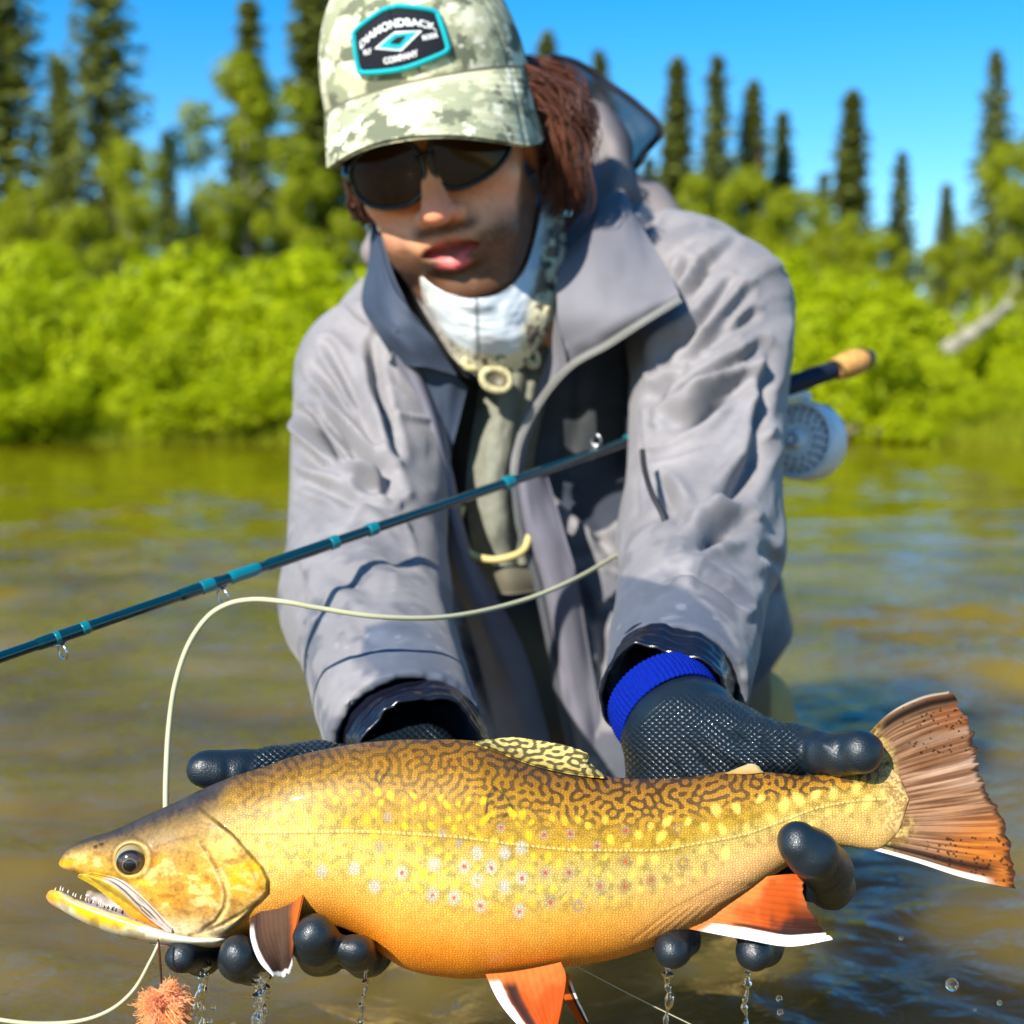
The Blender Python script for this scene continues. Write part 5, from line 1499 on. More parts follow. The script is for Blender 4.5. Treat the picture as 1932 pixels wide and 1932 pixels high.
CRE = [  # (polyline, depth in mm, width px)
    (Z2([(1480, 700), (1350, 880), (1200, 1080), (1060, 1200)]), 6, 8), (Z2([(1600, 760), (1450, 960), (1300, 1100), (1000, 1280)]), 6, 8), (Z2([(1340, 560), (1200, 760), (1160, 800)]), 5, 7),
    (Z2([(1230, 580), (1140, 690)]), 5, 7), (Z2([(1640, 900), (1500, 1000), (1380, 1100)]), 5, 8), (Z2([(1680, 1100), (1600, 1180), (1480, 1240), (1300, 1320)]), 6, 9),
    (Z2([(1600, 1330), (1400, 1430), (1250, 1550), (1100, 1590)]), 9, 13), (Z2([(1730, 1150), (1700, 1350), (1660, 1600), (1610, 1800)]), 5, 10), (Z2([(1000, 1450), (1200, 1350), (1350, 1300)]), 5, 8),
    (Z2([(1080, 180), (960, 280), (900, 380)]), 5, 7), (Z2([(1300, 380), (1150, 470), (1020, 560)]), 4, 8), (Z2([(1520, 420), (1380, 540), (1250, 700)]), 4, 8), (Z2([(1230, 1000), (1100, 1100), (980, 1250)]), 6, 8),
    (Z2([(1180, 1240), (1050, 1330), (920, 1460)]), 6, 8),
    (Z4([(1080, 740), (960, 770), (850, 830)]), 10, 14), (Z4([(760, 740), (690, 600), (640, 520)]), 6, 12), (Z4([(640, 980), (800, 990), (950, 1050), (1100, 1150)]), 8, 11), (Z4([(400, 930), (560, 1000), (700, 1060)]), 6, 9),
    (Z4([(1190, 330), (1100, 500), (1010, 610)]), 8, 14), (Z4([(850, 1100), (980, 1180), (1080, 1290)]), 4, 8), (Z4([(560, 760), (640, 700), (700, 640)]), 4, 9), (Z4([(520, 620), (500, 740), (560, 780)]), 6, 12),
    (Z3([(120, 130), (200, 220), (330, 340), (560, 430), (640, 560)]), 9, 11), (Z3([(240, 160), (350, 270), (540, 400)]), 6, 9), (Z3([(140, 310), (220, 390), (380, 420)]), 5, 12), 
    (Z3([(380, 600), (520, 600), (640, 660)]), 4, 13), (Z3([(460, 510), (640, 560)]), 6, 9), (Z3([(160, 490), (300, 560), (420, 600)]), 4, 10), 
    (Z3([(740, 1420), (860, 1430)]), 3, 8), (Z3([(520, 1390), (700, 1330)]), 5, 8), (Z3([(300, 1010), (420, 1060), (560, 1150)]), 3, 14), (Z3([(560, 880), (700, 960), (820, 1080)]), 4, 14),
    (Z3([(430, 1540), (650, 1500), (900, 1520)]), 4, 9), (Z3([(400, 1700), (520, 1600), (700, 1540)]), 3, 8),
    (Z1([(380, 1330), (480, 1440), (620, 1640), (800, 1900)]), 7, 9), (Z1([(470, 1180), (600, 1440), (700, 1640), (820, 1850)]), 5, 8), (Z1([(270, 1630), (330, 1700), (480, 1900)]), 7, 9), (Z1([(440, 1670), (600, 1830), (700, 1932)]), 6, 8), (Z1([(780, 1150), (800, 1400), (880, 1700), (940, 1932)]), 6, 9),
    (Z4([(210, 600), (300, 760), (380, 900)]), 6, 10), (Z4([(1230, 880), (1330, 980), (1420, 1100)]), 6, 10), (Z4([(200, 1050), (300, 1300), (340, 1450)]), 5, 9), (Z4([(330, 1200), (350, 1400), (330, 1600)]), 5, 9),
    (Z3([(1150, 1300), (1250, 1500), (1300, 1700)]), 5, 9), (Z3([(1050, 1300), (1120, 1500), (1180, 1700)]), 6, 10)]
h = np.zeros(len(V)); front = sstep(-.22, -.55, N[:, 1])
for pts, amp, w in CRE:
    g, pr, sd = d_line(qx, qy, spl(pts, 14), w * 6)
    w = w * 1.15; m = g < w * 5
    taper = np.sin(np.pi * np.clip(pr[m] * .88 + .06, 0, 1)) ** .6
    gg = g[m] / w
    h[m] += amp * .0019 * taper * (-np.exp(-gg ** 2) + (.85 * (sd[m] > 0) + .25 * (sd[m] <= 0)) * np.exp(-((gg - 1.9) / .95) ** 2))
rt = sstep(1150, 1230, qx)
ac = np.where(rt > .5, .67 * qx + .74 * qy, -.62 * qx + .78 * qy); al = np.where(rt > .5, .74 * qx - .67 * qy, .78 * qx + .62 * qy)
wq = vnoise(np.stack([qx / 90, qy / 90, 0 * qx], -1), 1., 44)
rid = 1 - np.abs(vnoise(np.stack([ac / 44 + wq * 1.3, al / 230, rt * 7], -1), 1., 45))
rid2 = 1 - np.abs(vnoise(np.stack([ac / 22 + wq * 2, al / 130, rt * 7 + 3], -1), 1., 46))
arm_m = np.clip(sstep(.06, .0, np.minimum(np.abs(arm_sdf(V, SHR, ELR, WRR, RA)), np.abs(arm_sdf(V, SHL, ELL, WRL, LA)))), 0, 1)
h = h + (.0075 * (rid ** 2 - .5) + .0014 * (rid2 ** 2 - .5)) * arm_m * (.45 + .55 * sstep(-.3, .4, wq)) * (1 - .5 * sstep(1250, 1350, qy))
h = h * front
h += .0022 * fbm(V * [1, 1, .6], 18, 2, 8) + .0003 * vnoise(V, 90, 3)
# raised cuff tabs
def region(poly, soft=6): return 1 - sstep(-soft, soft, sd_poly(qx, qy, poly))
TABR = Z4([(370, 1000), (560, 1030), (800, 1100), (960, 1230), (1060, 1400), (1090, 1620), (1040, 1760), (380, 1760), (340, 1400)])
TABL = Z3([(480, 1290), (700, 1250), (880, 1280), (1000, 1480), (1090, 1640), (1140, 1932), (330, 1932), (430, 1700), (560, 1540), (460, 1440)])
near = sstep(1.12, 1.02, V[:, 1])
wd_ = np.minimum(np.linalg.norm(V - WRR, axis=1), np.linalg.norm(V - WRL, axis=1))
V = V + N * (h * sstep(.045, .085, wd_))[:, None]
V = vsmooth(V, Q, 3, .5)
# colours: warm grey shell, blue-grey worn cuffs, dirt
n1 = fbm(V, 14, 4, 3); n2 = fbm(V, 45, 3, 5); nf = vnoise(V, 260, 4)
c = mixc(lin(118, 115, 117), lin(134, 130, 131), sstep(-.3, .3, n1))
tab = np.clip(region(TABR) + region(TABL), 0, 1) * near
c = mixc(c, mixc(lin(58, 68, 86), lin(86, 96, 112), sstep(-.2, .3, n2)), tab * .85)
dirt = sstep(-.08, .25, n2 + .45 * n1) * sstep(850, 1150, qy) * .9 + .35 * sstep(.1, .3, n1) * sstep(500, 900, qy)
c = mixc(c, lin(66, 71, 83), np.clip(dirt * .75, 0, .8))
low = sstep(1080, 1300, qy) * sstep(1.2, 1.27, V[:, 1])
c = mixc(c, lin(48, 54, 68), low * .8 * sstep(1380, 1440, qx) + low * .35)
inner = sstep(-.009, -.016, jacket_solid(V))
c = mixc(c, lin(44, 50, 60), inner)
sp_ = sstep(.62, .75, vnoise(V, 150, 31)) * sstep(.35, .6, vnoise(V, 12, 32))
c = mixc(c, lin(206, 202, 204), sp_ * .12 * (1 - inner))
c = c * (1 + .06 * nf)[:, None]
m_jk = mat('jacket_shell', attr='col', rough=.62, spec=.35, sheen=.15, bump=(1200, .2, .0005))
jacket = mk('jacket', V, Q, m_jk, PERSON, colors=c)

# chest wader bib under the open jacket
def bib_sdf(p):
    d = torso_sdf(p) + .017
    return d
V, Q = sdf_mesh(bib_sdf, (-.20, 1.2, -.34), (.24, 1.56, .22), .0055, 2)
N = vnormals(V, Q); qx, qy = proj(V); h = 0
for pts, amp, w in [([(835, 700), (845, 800), (850, 900)], 4, 8), ([(1200, 600), (1190, 760), (1180, 880)], 4, 8), ([(1060, 780), (1180, 768)], 3, 6), ([(800, 760), (830, 860), (850, 980)], 4, 9), ([(1080, 930), (1140, 1000), (1160, 1080)], 4, 10), ([(1100, 650), (1090, 800), (1060, 900)], 3, 9)]:
    g, pr, _ = d_line(qx, qy, pts); h = h - amp * .001 * np.exp(-(g / w) ** 2)
V = V + N * (h + .003 * fbm(V, 18, 3, 7))[:, None]
n1 = fbm(V, 20, 3, 3)
c = mixc(lin(34, 42, 54), lin(56, 62, 74), sstep(-.3, .4, n1))
c = mixc(c, lin(46, 48, 46), .8 * (1 - sstep(-4, 4, sd_poly(qx, qy, [(1060, 772), (1180, 765), (1178, 860), (1060, 885)]))))
c = mixc(c, lin(84, 72, 48), sstep(1130, 1200, qy))
bib = mk('wader_bib', V, Q, mat('bib_fabric', attr='col', rough=.6, bump=(900, .3, .0006)), PERSON, colors=c)

# grey shirt showing in the gap
rows = [[(900, 690, 1.245), (905, 740, 1.232), (892, 830, 1.222), (882, 920, 1.215), (890, 1010, 1.218), (910, 1120, 1.232)],
        [(950, 690, 1.215), (948, 740, 1.205), (935, 830, 1.196), (928, 920, 1.190), (935, 1010, 1.194), (955, 1120, 1.205)],
        [(1010, 660, 1.23), (1000, 740, 1.220), (985, 830, 1.212), (978, 920, 1.210), (986, 1010, 1.212), (1004, 1120, 1.222)],
        [(1040, 650, 1.26), (1030, 740, 1.25), (1010, 830, 1.245), (1000, 920, 1.245), (1008, 1010, 1.245), (1030, 1120, 1.25)]]
G = patchgrid([[tuple(A(*p)) for p in rw] for rw in rows], 70, 110)
u = np.linspace(0, 1, 110)[None] * np.ones((70, 1)); v = np.linspace(0, 1, 70)[:, None] * np.ones((1, 110))
G[..., 1] += .005 * np.exp(-((v - .62 + .1 * u) / .06) ** 2) + .0035 * fbm(np.stack([v * 4, u * 5, 0 * u], -1), 1.5, 3, 3) + .003 * np.sin(u * 30 + 3 * v) * sstep(.6, 1, u)
V, Fc = thick(G, .003)
mk('shirt', V, Fc, mat('grey_shirt', lin(120, 120, 106), .85, .2, noise=(120, .14), bump=(500, .4, .001)), PERSON)
def slab(name, rows, m, parent, t=.004, nu=40, nv=90, fold=0.0, seed=0, colors=None):
    G = patchgrid([[tuple(A(*p)) for p in rw] for rw in rows], nu, nv)
    if fold:
        u = np.linspace(0, 1, nv)[None] * np.ones((nu, 1)); v = np.linspace(0, 1, nu)[:, None] * np.ones((1, nv))
        G[..., 1] += fold * fbm(np.stack([u * 3, v * 2, 0 * u], -1), 1.3, 2, seed)
    V, Fc = thick(G, t)
    return mk(name, V, Fc, m, parent), G
# collar and lapels
m_col = mat('collar_blue_grey', lin(54, 63, 79), .65, .3, noise=(30, .15), bump=(900, .25, .0005))
m_lap = mat('lapel_grey', lin(108, 107, 113), .65, .3, noise=(22, .10), bump=(900, .25, .0005))
slab('collar', [[(704, 420, 1.235), (699, 492, 1.215), (686, 572, 1.200), (716, 628, 1.172), (756, 690, 1.172)],
                [(714, 440, 1.205), (722, 512, 1.175), (724, 580, 1.155), (752, 628, 1.140), (790, 690, 1.150)],
                [(718, 448, 1.192), (740, 524, 1.158), (772, 582, 1.140), (818, 640, 1.142), (862, 706, 1.157)]], m_col, jacket, .004, 40, 90, .006, 3)
slab('collar', [[(748, 622, 1.140), (790, 640, 1.150), (840, 690, 1.165), (880, 730, 1.175)],
                [(745, 660, 1.160), (780, 720, 1.172), (825, 790, 1.180), (850, 860, 1.188)],
                [(735, 690, 1.175), (765, 760, 1.188), (805, 840, 1.195), (835, 930, 1.200)]], mat('collar_inside', lin(56, 66, 82), .7, .3, noise=(30, .15)), jacket, .004, 40, 80, .005, 6)
slab('collar_inside', [[(715, 440, 1.215), (736, 520, 1.190), (768, 580, 1.178), (815, 640, 1.178), (860, 706, 1.190)],
                        [(760, 430, 1.25), (790, 520, 1.225), (830, 600, 1.205), (870, 660, 1.20), (905, 720, 1.205)],
                        [(800, 430, 1.28), (830, 520, 1.25), (870, 600, 1.23), (905, 660, 1.22), (935, 725, 1.215)]], mat('collar_gap_shade', (.012, .013, .016), .8), jacket, .003, 24, 60)  # black sheet added as painted shade in the gap between collar and gaiter
slab('lapel', [[(1108, 436, 1.215), (1140, 380, 1.245), (1172, 362, 1.255), (1190, 400, 1.235)],
               [(1060, 505, 1.165), (1120, 470, 1.165), (1180, 450, 1.180), (1222, 452, 1.195)],
               [(1052, 590, 1.150), (1120, 560, 1.140), (1190, 530, 1.145), (1252, 497, 1.165)],
               [(1064, 650, 1.155), (1130, 618, 1.135), (1205, 580, 1.125), (1276, 546, 1.135)],
               [(1070, 688, 1.165), (1145, 645, 1.142), (1210, 606, 1.128), (1281, 562, 1.130)]], m_lap, jacket, .004, 60, 80, .0045, 9)
slab('lapel', [[(1052, 590, 1.155), (1040, 660, 1.170), (1010, 745, 1.182), (975, 830, 1.188), (962, 900, 1.190)],
               [(1064, 640, 1.150), (1056, 690, 1.164), (1018, 756, 1.178), (984, 836, 1.186), (972, 902, 1.190)],
               [(1072, 690, 1.158), (1050, 720, 1.168), (1024, 766, 1.180), (992, 842, 1.190), (980, 906, 1.194)]], m_lap, jacket, .004, 24, 90, .004, 12)
# plackets running down both edges of the opening
slab('placket', [[(735, 660, 1.165), (785, 770, 1.175), (815, 900, 1.172), (845, 1050, 1.175), (900, 1230, 1.19), (945, 1420, 1.215)],
                 [(755, 655, 1.155), (802, 762, 1.162), (836, 895, 1.158), (872, 1045, 1.162), (945, 1225, 1.18), (1000, 1418, 1.205)],
                 [(770, 650, 1.165), (815, 756, 1.176), (850, 890, 1.172), (888, 1042, 1.178), (985, 1222, 1.200), (1040, 1416, 1.218)]], mat('placket_grey', lin(108, 106, 116), .65, .3, noise=(24, .14), bump=(900, .25, .0005)), jacket, .004, 24, 120, .006, 15)
slab('placket', [[(968, 900, 1.190), (982, 1000, 1.192), (1010, 1090, 1.196), (1032, 1200, 1.202), (1056, 1330, 1.212), (1078, 1430, 1.222)],
                 [(990, 898, 1.180), (1010, 998, 1.180), (1040, 1088, 1.184), (1064, 1198, 1.190), (1090, 1328, 1.200), (1108, 1430, 1.212)],
                 [(1030, 900, 1.195), (1060, 1000, 1.195), (1086, 1090, 1.196), (1104, 1200, 1.202), (1128, 1330, 1.210), (1146, 1430, 1.220)]], MATS['placket_grey'], jacket, .004, 24, 120, .008, 18)
# zipper tapes with teeth
m_zip = mat('zip_teeth', lin(150, 148, 142), .35, .5, metal=.2)
def zipper(path, n, size, m, parent, name='zipper'):
    P = spl([tuple(A(*p)) for p in path], 400) - [0, .0015, 0]
    L = np.r_[0, np.cumsum(np.linalg.norm(np.diff(P, axis=0), axis=1))]
    s = np.linspace(0, L[-1], n)
    C = np.stack([np.interp(s, L, P[:, k]) for k in range(3)], -1)
    T = np.gradient(C, axis=0); T /= np.linalg.norm(T, axis=1)[:, None]
    S = np.cross(T, [0, 1, 0]); S /= np.linalg.norm(S, axis=1)[:, None]; U = np.cross(S, T)
    parts = []
    cube = np.array([(x, y, z) for x in (-1, 1) for y in (-1, 1) for z in (-1, 1)], float)
    fc = np.array([(0, 1, 3, 2), (4, 6, 7, 5), (0, 4, 5, 1), (2, 3, 7, 6), (0, 2, 6, 4), (1, 5, 7, 3)])
    w = L[-1] / n * .26
    for k in range(n):
        parts.append((C[k] + cube[:, :1] * T[k] * w + cube[:, 1:2] * S[k] * size + cube[:, 2:3] * U[k] * size * .45, [fc]))
    parts.append(tube(P[::4] + [0, .0022, 0], size * 1.2, 6, flat=.35))
    V, Fc = joinm(parts)
    o = mk(name, V, Fc, m, parent, smooth=False); o['kind'] = 'stuff'
    del o['kind']
    return o
zipper([(1280, 566, 1.126), (1205, 612, 1.124), (1146, 650, 1.138), (1074, 692, 1.152), (1018, 758, 1.172), (980, 832, 1.180), (968, 900, 1.182)], 70, .0030, m_zip, jacket)
zipper([(968, 900, 1.183), (982, 1000, 1.184), (1010, 1090, 1.188), (1034, 1200, 1.195), (1058, 1330, 1.205), (1080, 1430, 1.215)], 80, .0030, mat('zip_dark', lin(92, 94, 98), .5, .4), jacket)
zipper([(848, 690, 1.232), (845, 780, 1.222), (836, 900, 1.215)], 45, .0018, mat('zip_black', lin(28, 32, 38), .5, .4), bib)
# sleeve pocket zip, shock cord, toggles, ring cord
V, Fc = tube(spl([tuple(A(*p)) for p in [(1212, 850, 1.062), (1216, 884, 1.050), (1229, 929, 1.030), (1250, 971, 1.016), (1257, 1002, 1.011), (1243, 1030, 1.012), (1216, 1052, 1.024)]], 60), .0022, 8)
mk('sleeve_zip', V, Fc, mat('black_tape', (.012, .012, .014), .6), jacket)
V, Fc = tube(spl([tuple(A(*p)) for p in [(872, 955, 1.178), (865, 985, 1.174), (868, 1020, 1.172), (890, 1046, 1.172), (930, 1056, 1.170), (970, 1048, 1.172), (990, 1035, 1.178), (998, 1010, 1.185)]], 70), .0030, 10)
mk('ring_cord', V, Fc, mat('tan_cord', lin(196, 178, 112), .6, bump=(900, .4, .0006)), bib)
V, Fc = slab('belt', [[(905, 1060, 1.205), (950, 1068, 1.178), (1010, 1062, 1.192)], [(912, 1085, 1.205), (955, 1095, 1.178), (1015, 1090, 1.192)], [(918, 1110, 1.21), (960, 1120, 1.182), (1020, 1112, 1.197)]], mat('belt_olive', lin(98, 92, 76), .7), bib, .003, 14, 30)
for k, (px, py, d, rx, rz, tl) in enumerate(((893, 682, 1.150, .0070, .0055, .3), (936, 716, 1.142, .0110, .0085, -.25), (1001, 672, 1.165, .0045, .008, .4))):
    a = np.linspace(0, 2 * np.pi, 40); cc_ = A(px, py, d)
    P = cc_ + np.stack([rx * np.cos(a) * math.cos(tl) - rz * np.sin(a) * math.sin(tl), .002 * np.cos(a), rx * np.cos(a) * math.sin(tl) + rz * np.sin(a) * math.cos(tl)], -1)
    V1 = tube(P, .0034, 8, caps=False)
    dsk = tube(np.array([cc_ + [0, -.0015, 0], cc_ + [0, .002, 0]]), rx * .8, 20)
    V, Fc = V1; tg = mk('cord_toggle', V, Fc, mat('toggle_cream', lin(176, 166, 124), .5, noise=(300, .3)), jacket)
    V, Fc = dsk; mk('toggle_disc', V, Fc, mat('toggle_dark', lin(92, 84, 62), .5, noise=(300, .3)), PERSON)
# hood lying behind the neck
def hood_sdf(p):
    d = chain(p, [(1085, 205, 1.345, .012), (1120, 235, 1.350, .018), (1140, 285, 1.345, .022), (1130, 345, 1.320, .024), (1108, 420, 1.270, .024), (1085, 500, 1.235, .018)], .02)
    d = smin(d, chain(p, [(1150, 360, 1.36, .02), (1205, 405, 1.36, .028), (1240, 440, 1.34, .03)], .02), .02)
    d = smin(d, chain(p, [(1085, 220, 1.37, .012), (930, 340, 1.39, .035), (760, 430, 1.36, .026), (712, 475, 1.29, .016)], .02), .02)
    d = smax(d, -chain(p, [(1040, 200, 1.30, .03), (1090, 270, 1.30, .03), (1085, 340, 1.28, .03), (1060, 420, 1.22, .03)], .01), .01)
    return d + .004 * fbm(p * [1, 1, .7], 24, 3, 17)
V, Q = sdf_mesh(hood_sdf, A(660, 560, 1.2) - [.02, .05, 0], A(1320, 60, 1.42) + [.02, .06, .02], .0042, 2)
qx, qy = proj(V); n1 = fbm(V, 20, 3, 2)
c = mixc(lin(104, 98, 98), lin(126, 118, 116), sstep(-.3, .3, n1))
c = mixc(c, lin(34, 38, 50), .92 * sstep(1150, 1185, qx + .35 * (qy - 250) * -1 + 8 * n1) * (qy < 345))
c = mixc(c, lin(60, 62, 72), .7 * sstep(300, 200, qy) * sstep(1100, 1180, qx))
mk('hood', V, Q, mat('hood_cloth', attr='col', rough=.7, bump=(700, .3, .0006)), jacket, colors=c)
m_net = bpy.data.materials.new('bug_net'); m_net.use_nodes = True
nt = m_net.node_tree; b = nt.nodes['Principled BSDF']; b.inputs['Base Color'].default_value = (.012, .014, .022, 1); b.inputs['Roughness'].default_value = .8
tr = nt.nodes.new('ShaderNodeBsdfTransparent'); mx = nt.nodes.new('ShaderNodeMixShader'); mx.inputs[0].default_value = .62
nt.links.new(tr.outputs[0], mx.inputs[1]); nt.links.new(b.outputs[0], mx.inputs[2]); nt.links.new(mx.outputs[0], nt.nodes['Material Output'].inputs['Surface'])
slab('insect_net', [[(1035, 105, 1.33), (1090, 120, 1.36), (1150, 160, 1.38), (1205, 200, 1.38), (1245, 245, 1.37), (1215, 290, 1.36), (1185, 330, 1.35)],
                    [(1045, 120, 1.31), (1090, 140, 1.33), (1140, 190, 1.35), (1180, 235, 1.35), (1195, 275, 1.34), (1180, 310, 1.34), (1165, 345, 1.34)],
                    [(1060, 150, 1.30), (1090, 180, 1.32), (1115, 225, 1.335), (1135, 265, 1.335), (1145, 300, 1.335), (1145, 325, 1.335), (1140, 355, 1.33)]], m_net, jacket, .0012, 40, 90, .03, 5)
V, Fc = tube(spl([tuple(A(*p)) for p in [(1035, 105, 1.33), (1090, 120, 1.36), (1150, 160, 1.38), (1205, 200, 1.38), (1245, 245, 1.37), (1215, 290, 1.36), (1185, 335, 1.35)]], 60), .0035, 8)
mk('net_hem', V, Fc, mat('net_hem_dark', lin(30, 33, 44), .8), jacket)
# shiny neoprene inner cuffs between sleeve and glove
m_neo = mat('neoprene_cuff', lin(16, 18, 30), .28, .5, coat=.4, bump=(60, .5, .002))
cuff((1286, 1235, .935), (1250, 1325, .872), .0415, .0375, 'inner_cuff', m_neo, jacket, ribs=5, amp=.0010, n=60, nseg=200, wob=.009, seed=3)
cuff((754, 1345, .950), (800, 1440, .868), .0440, .0420, 'inner_cuff', m_neo, jacket, ribs=5, amp=.0010, n=60, nseg=200, wob=.008, seed=8)
# waders: hips and thighs going down into the river
def wader_sdf(p):
    d = sd_ell(p, A(1110, 1420, 1.47), (.188, .11, .17))
    d = smin(d, sd_cone(p, A(1290, 1480, 1.42), A(1310, 1740, 1.33), .095, .080), .05)
    d = smin(d, sd_cone(p, A(880, 1520, 1.42), A(800, 1740, 1.30), .095, .085), .05)
    d = smin(d, sd_cone(p, A(1395, 1345, 1.40), A(1405, 1500, 1.42), .052, .08), .03)
    d = smin(d, sd_cone(p, A(1310, 1740, 1.33), A(1330, 1770, 1.75), .075, .06), .03)
    d = smin(d, sd_cone(p, A(800, 1740, 1.30), A(790, 1770, 1.75), .08, .06), .03)
    return d + .004 * fbm(p, 20, 3, 5)
V, Q = sdf_mesh(wader_sdf, (-.25, 1.12, -.62), (.36, 1.85, -.10), .008, 1)
mk('waders', V, Q, mat('wader_tan', lin(176, 146, 88), .7, .3, noise=(18, .25), bump=(500, .3, .001)), PERSON)
# ================================================================== fly rod and reel
RP0, RP1 = A(-260, 1330, .745), A(1632, 678, 1.455)
def rod_at(px):
    """point of the straight rod under picture column px"""
    x0, x1 = RP0, RP1
    k = (px - 966) / F_PX
    t = (k * x0[1] - x0[0]) / ((x1[0] - x0[0]) - k * (x1[1] - x0[1]))
    return x0 + (x1 - x0) * t
rod = thing('fly_rod', tuple(W(rod_at(1500))), 'dark teal fly rod tucked under the angler\'s arm across the chest', 'fishing rod')
P = np.array([rod_at(x) for x in np.linspace(-900, 1500, 60)])
V, Fc = tube(P, np.linspace(.0026, .0042, 60), 16)
mk('blank', V, Fc, mat('rod_teal_gloss', lin(4, 40, 50), .16, .6, coat=.8), rod)
m_wrap = mat('rod_wrap_teal', lin(6, 106, 118), .3, .5, coat=.6)
def sleeve(x0, x1, r, m, nm, seg=20):
    P = np.array([rod_at(x) for x in np.linspace(x0, x1, 12)])
    V, Fc = tube(P, r * np.r_[.6, .95, np.ones(8), .95, .6], seg); return mk(nm, V, Fc, m, rod)
for (a, b_, r_) in ((948, 968, .0052), (692, 712, .0047), (620, 638, .0047), (428, 492, .0043), (375, 405, .0044), (1180, 1200, .0056), (150, 168, .0040), (100, 112, .0040)):
    sleeve(a, b_, r_, m_wrap, 'thread_wrap')
for (a, b_, r_) in ((492, 640, .0042), (330, 428, .0040), (60, 180, .0038)):
    sleeve(a, b_, r_, mat('rod_dark_wrap', lin(5, 46, 56), .2, .5, coat=.6), 'thread_wrap')
m_steel = mat('guide_steel', (.62, .63, .64), .22, .5, metal=1.0)
for gx_, gs in ((415, .0055), (1128, .0050), (112, .0045)):
    c0 = rod_at(gx_); a = np.linspace(0, 2 * np.pi, 40)
    dirv = (RP1 - RP0) / np.linalg.norm(RP1 - RP0); up = np.array([0, 0, 1.]) ; up -= dirv * (up @ dirv); up /= np.linalg.norm(up); sd2 = np.cross(dirv, up)
    sgn = 1 if gx_ > 1000 else -1
    ctr = c0 + sgn * up * (gs + .0045)
    V1 = tube(ctr + gs * (np.cos(a)[:, None] * up + np.sin(a)[:, None] * sd2), .0008, 8, caps=False)
    V2 = tube(np.array([c0 - dirv * .018, ctr - sgn * up * gs * .9]), .0008, 6); V3 = tube(np.array([c0 + dirv * .018, ctr - sgn * up * gs * .9]), .0008, 6)
    V, Fc = joinm([V1, V2, V3]); mk('line_guide', V, Fc, m_steel, rod)
sleeve(1380, 1582, .0095, mat('grip_foam', lin(22, 28, 46), .7, .3, bump=(160, .6, .002)), 'grip')
P = np.array([rod_at(x) for x in np.linspace(1574, 1632, 14)])
V, Fc = tube(P, .0125 * np.array([.75, .85, .92, .98, 1.02, 1.05, 1.07, 1.08, 1.08, 1.06, 1.02, .95, .82, .55]), 24)
mk('cork_butt', V, Fc, mat('cork', lin(206, 150, 84), .8, .2, noise=(260, .3), bump=(300, .6, .001)), rod)
V, Fc = tube(np.array([rod_at(1630), rod_at(1640)]), [.0115, .0085], 24); mk('butt_cap', V, Fc, mat('butt_black', (.02, .02, .022), .4), rod)
# reel: cage, ported spool face, hub and foot
RC = A(1516, 832, 1.40)
reel = thing('fly_reel', tuple(W(RC - np.array([0, 0, .04]))), 'silver perforated fly reel hanging below the rod handle', 'fishing reel')
nrm = np.array([-.62, -.77, .05]); nrm /= np.linalg.norm(nrm)
ru = np.cross(nrm, [0, 0, 1.]); ru /= np.linalg.norm(ru); rv = np.cross(ru, nrm)
m_al = mat('reel_silver', (.86, .89, .90), .5, .5, metal=.0, noise=(60, .12))
def ring(r0, r1, z0, z1, n=80):
    a = np.linspace(0, 2 * np.pi, n, endpoint=False)[None]
    rr = np.array([r0, r1, r1, r0])[:, None]; zz = np.array([z0, z0, z1, z1])[:, None]
    G = RC + (rr * np.cos(a))[..., None] * ru + (rr * np.sin(a))[..., None] * rv + (zz * np.ones_like(a))[..., None] * nrm
    return G.reshape(-1, 3), [gridf(4, n, cu=True, cv=True)]
V, Fc = joinm([ring(.0345, .0385, -.016, .014), ring(.0335, .0372, .013, .0155)]); mk('cage', V, Fc, m_al, reel)
V, Fc = ring(.0015, .0348, .008, .0125); face = mk('spool_face', V, Fc, m_al, reel)
V, Fc = ring(.0015, .034, -.015, -.010); mk('back_plate', V, Fc, m_al, reel)
V, Fc = ring(.012, .030, -.010, .008); mk('wound_line', V, Fc, mat('backing_white', (.55, .56, .5), .8), reel)
hole = mat('port_dark', (.05, .055, .06), .6)
for rr, n_ in ((.030, 22), (.025, 18), (.0195, 14)):
    parts = []
    for k in range(n_):
        a = 2 * np.pi * k / n_ + rr * 40
        c0 = RC + rr * math.cos(a) * ru + rr * math.sin(a) * rv
        parts.append(tube(np.array([c0 + nrm * .0110, c0 + nrm * .0129]), .0017, 10))
    V, Fc = joinm(parts); mk('ports', V, Fc, hole, face)
V, Fc = joinm([tube(np.array([RC + nrm * .010, RC + nrm * .020, RC + nrm * .022]), [.010, .0088, .005], 28)]); mk('hub', V, Fc, m_al, reel)
hk = RC + nrm * .012 + ru * .021 - rv * .012
V, Fc = tube(np.array([hk, hk + nrm * .006, hk + nrm * .018, hk + nrm * .019]), [.0028, .0045, .0052, .003], 16); mk('crank_knob', V, Fc, mat('knob_grey', (.5, .52, .53), .35, metal=.4), reel)
ft = RC + rv * .038
V, Fc = tube(spl([ft - rv * .004, ft + rv * .008, rod_at(1475) - np.array([0, 0, .010])], 10), [.006] * 10, 12, flat=.6); mk('reel_foot', V, Fc, m_al, reel)

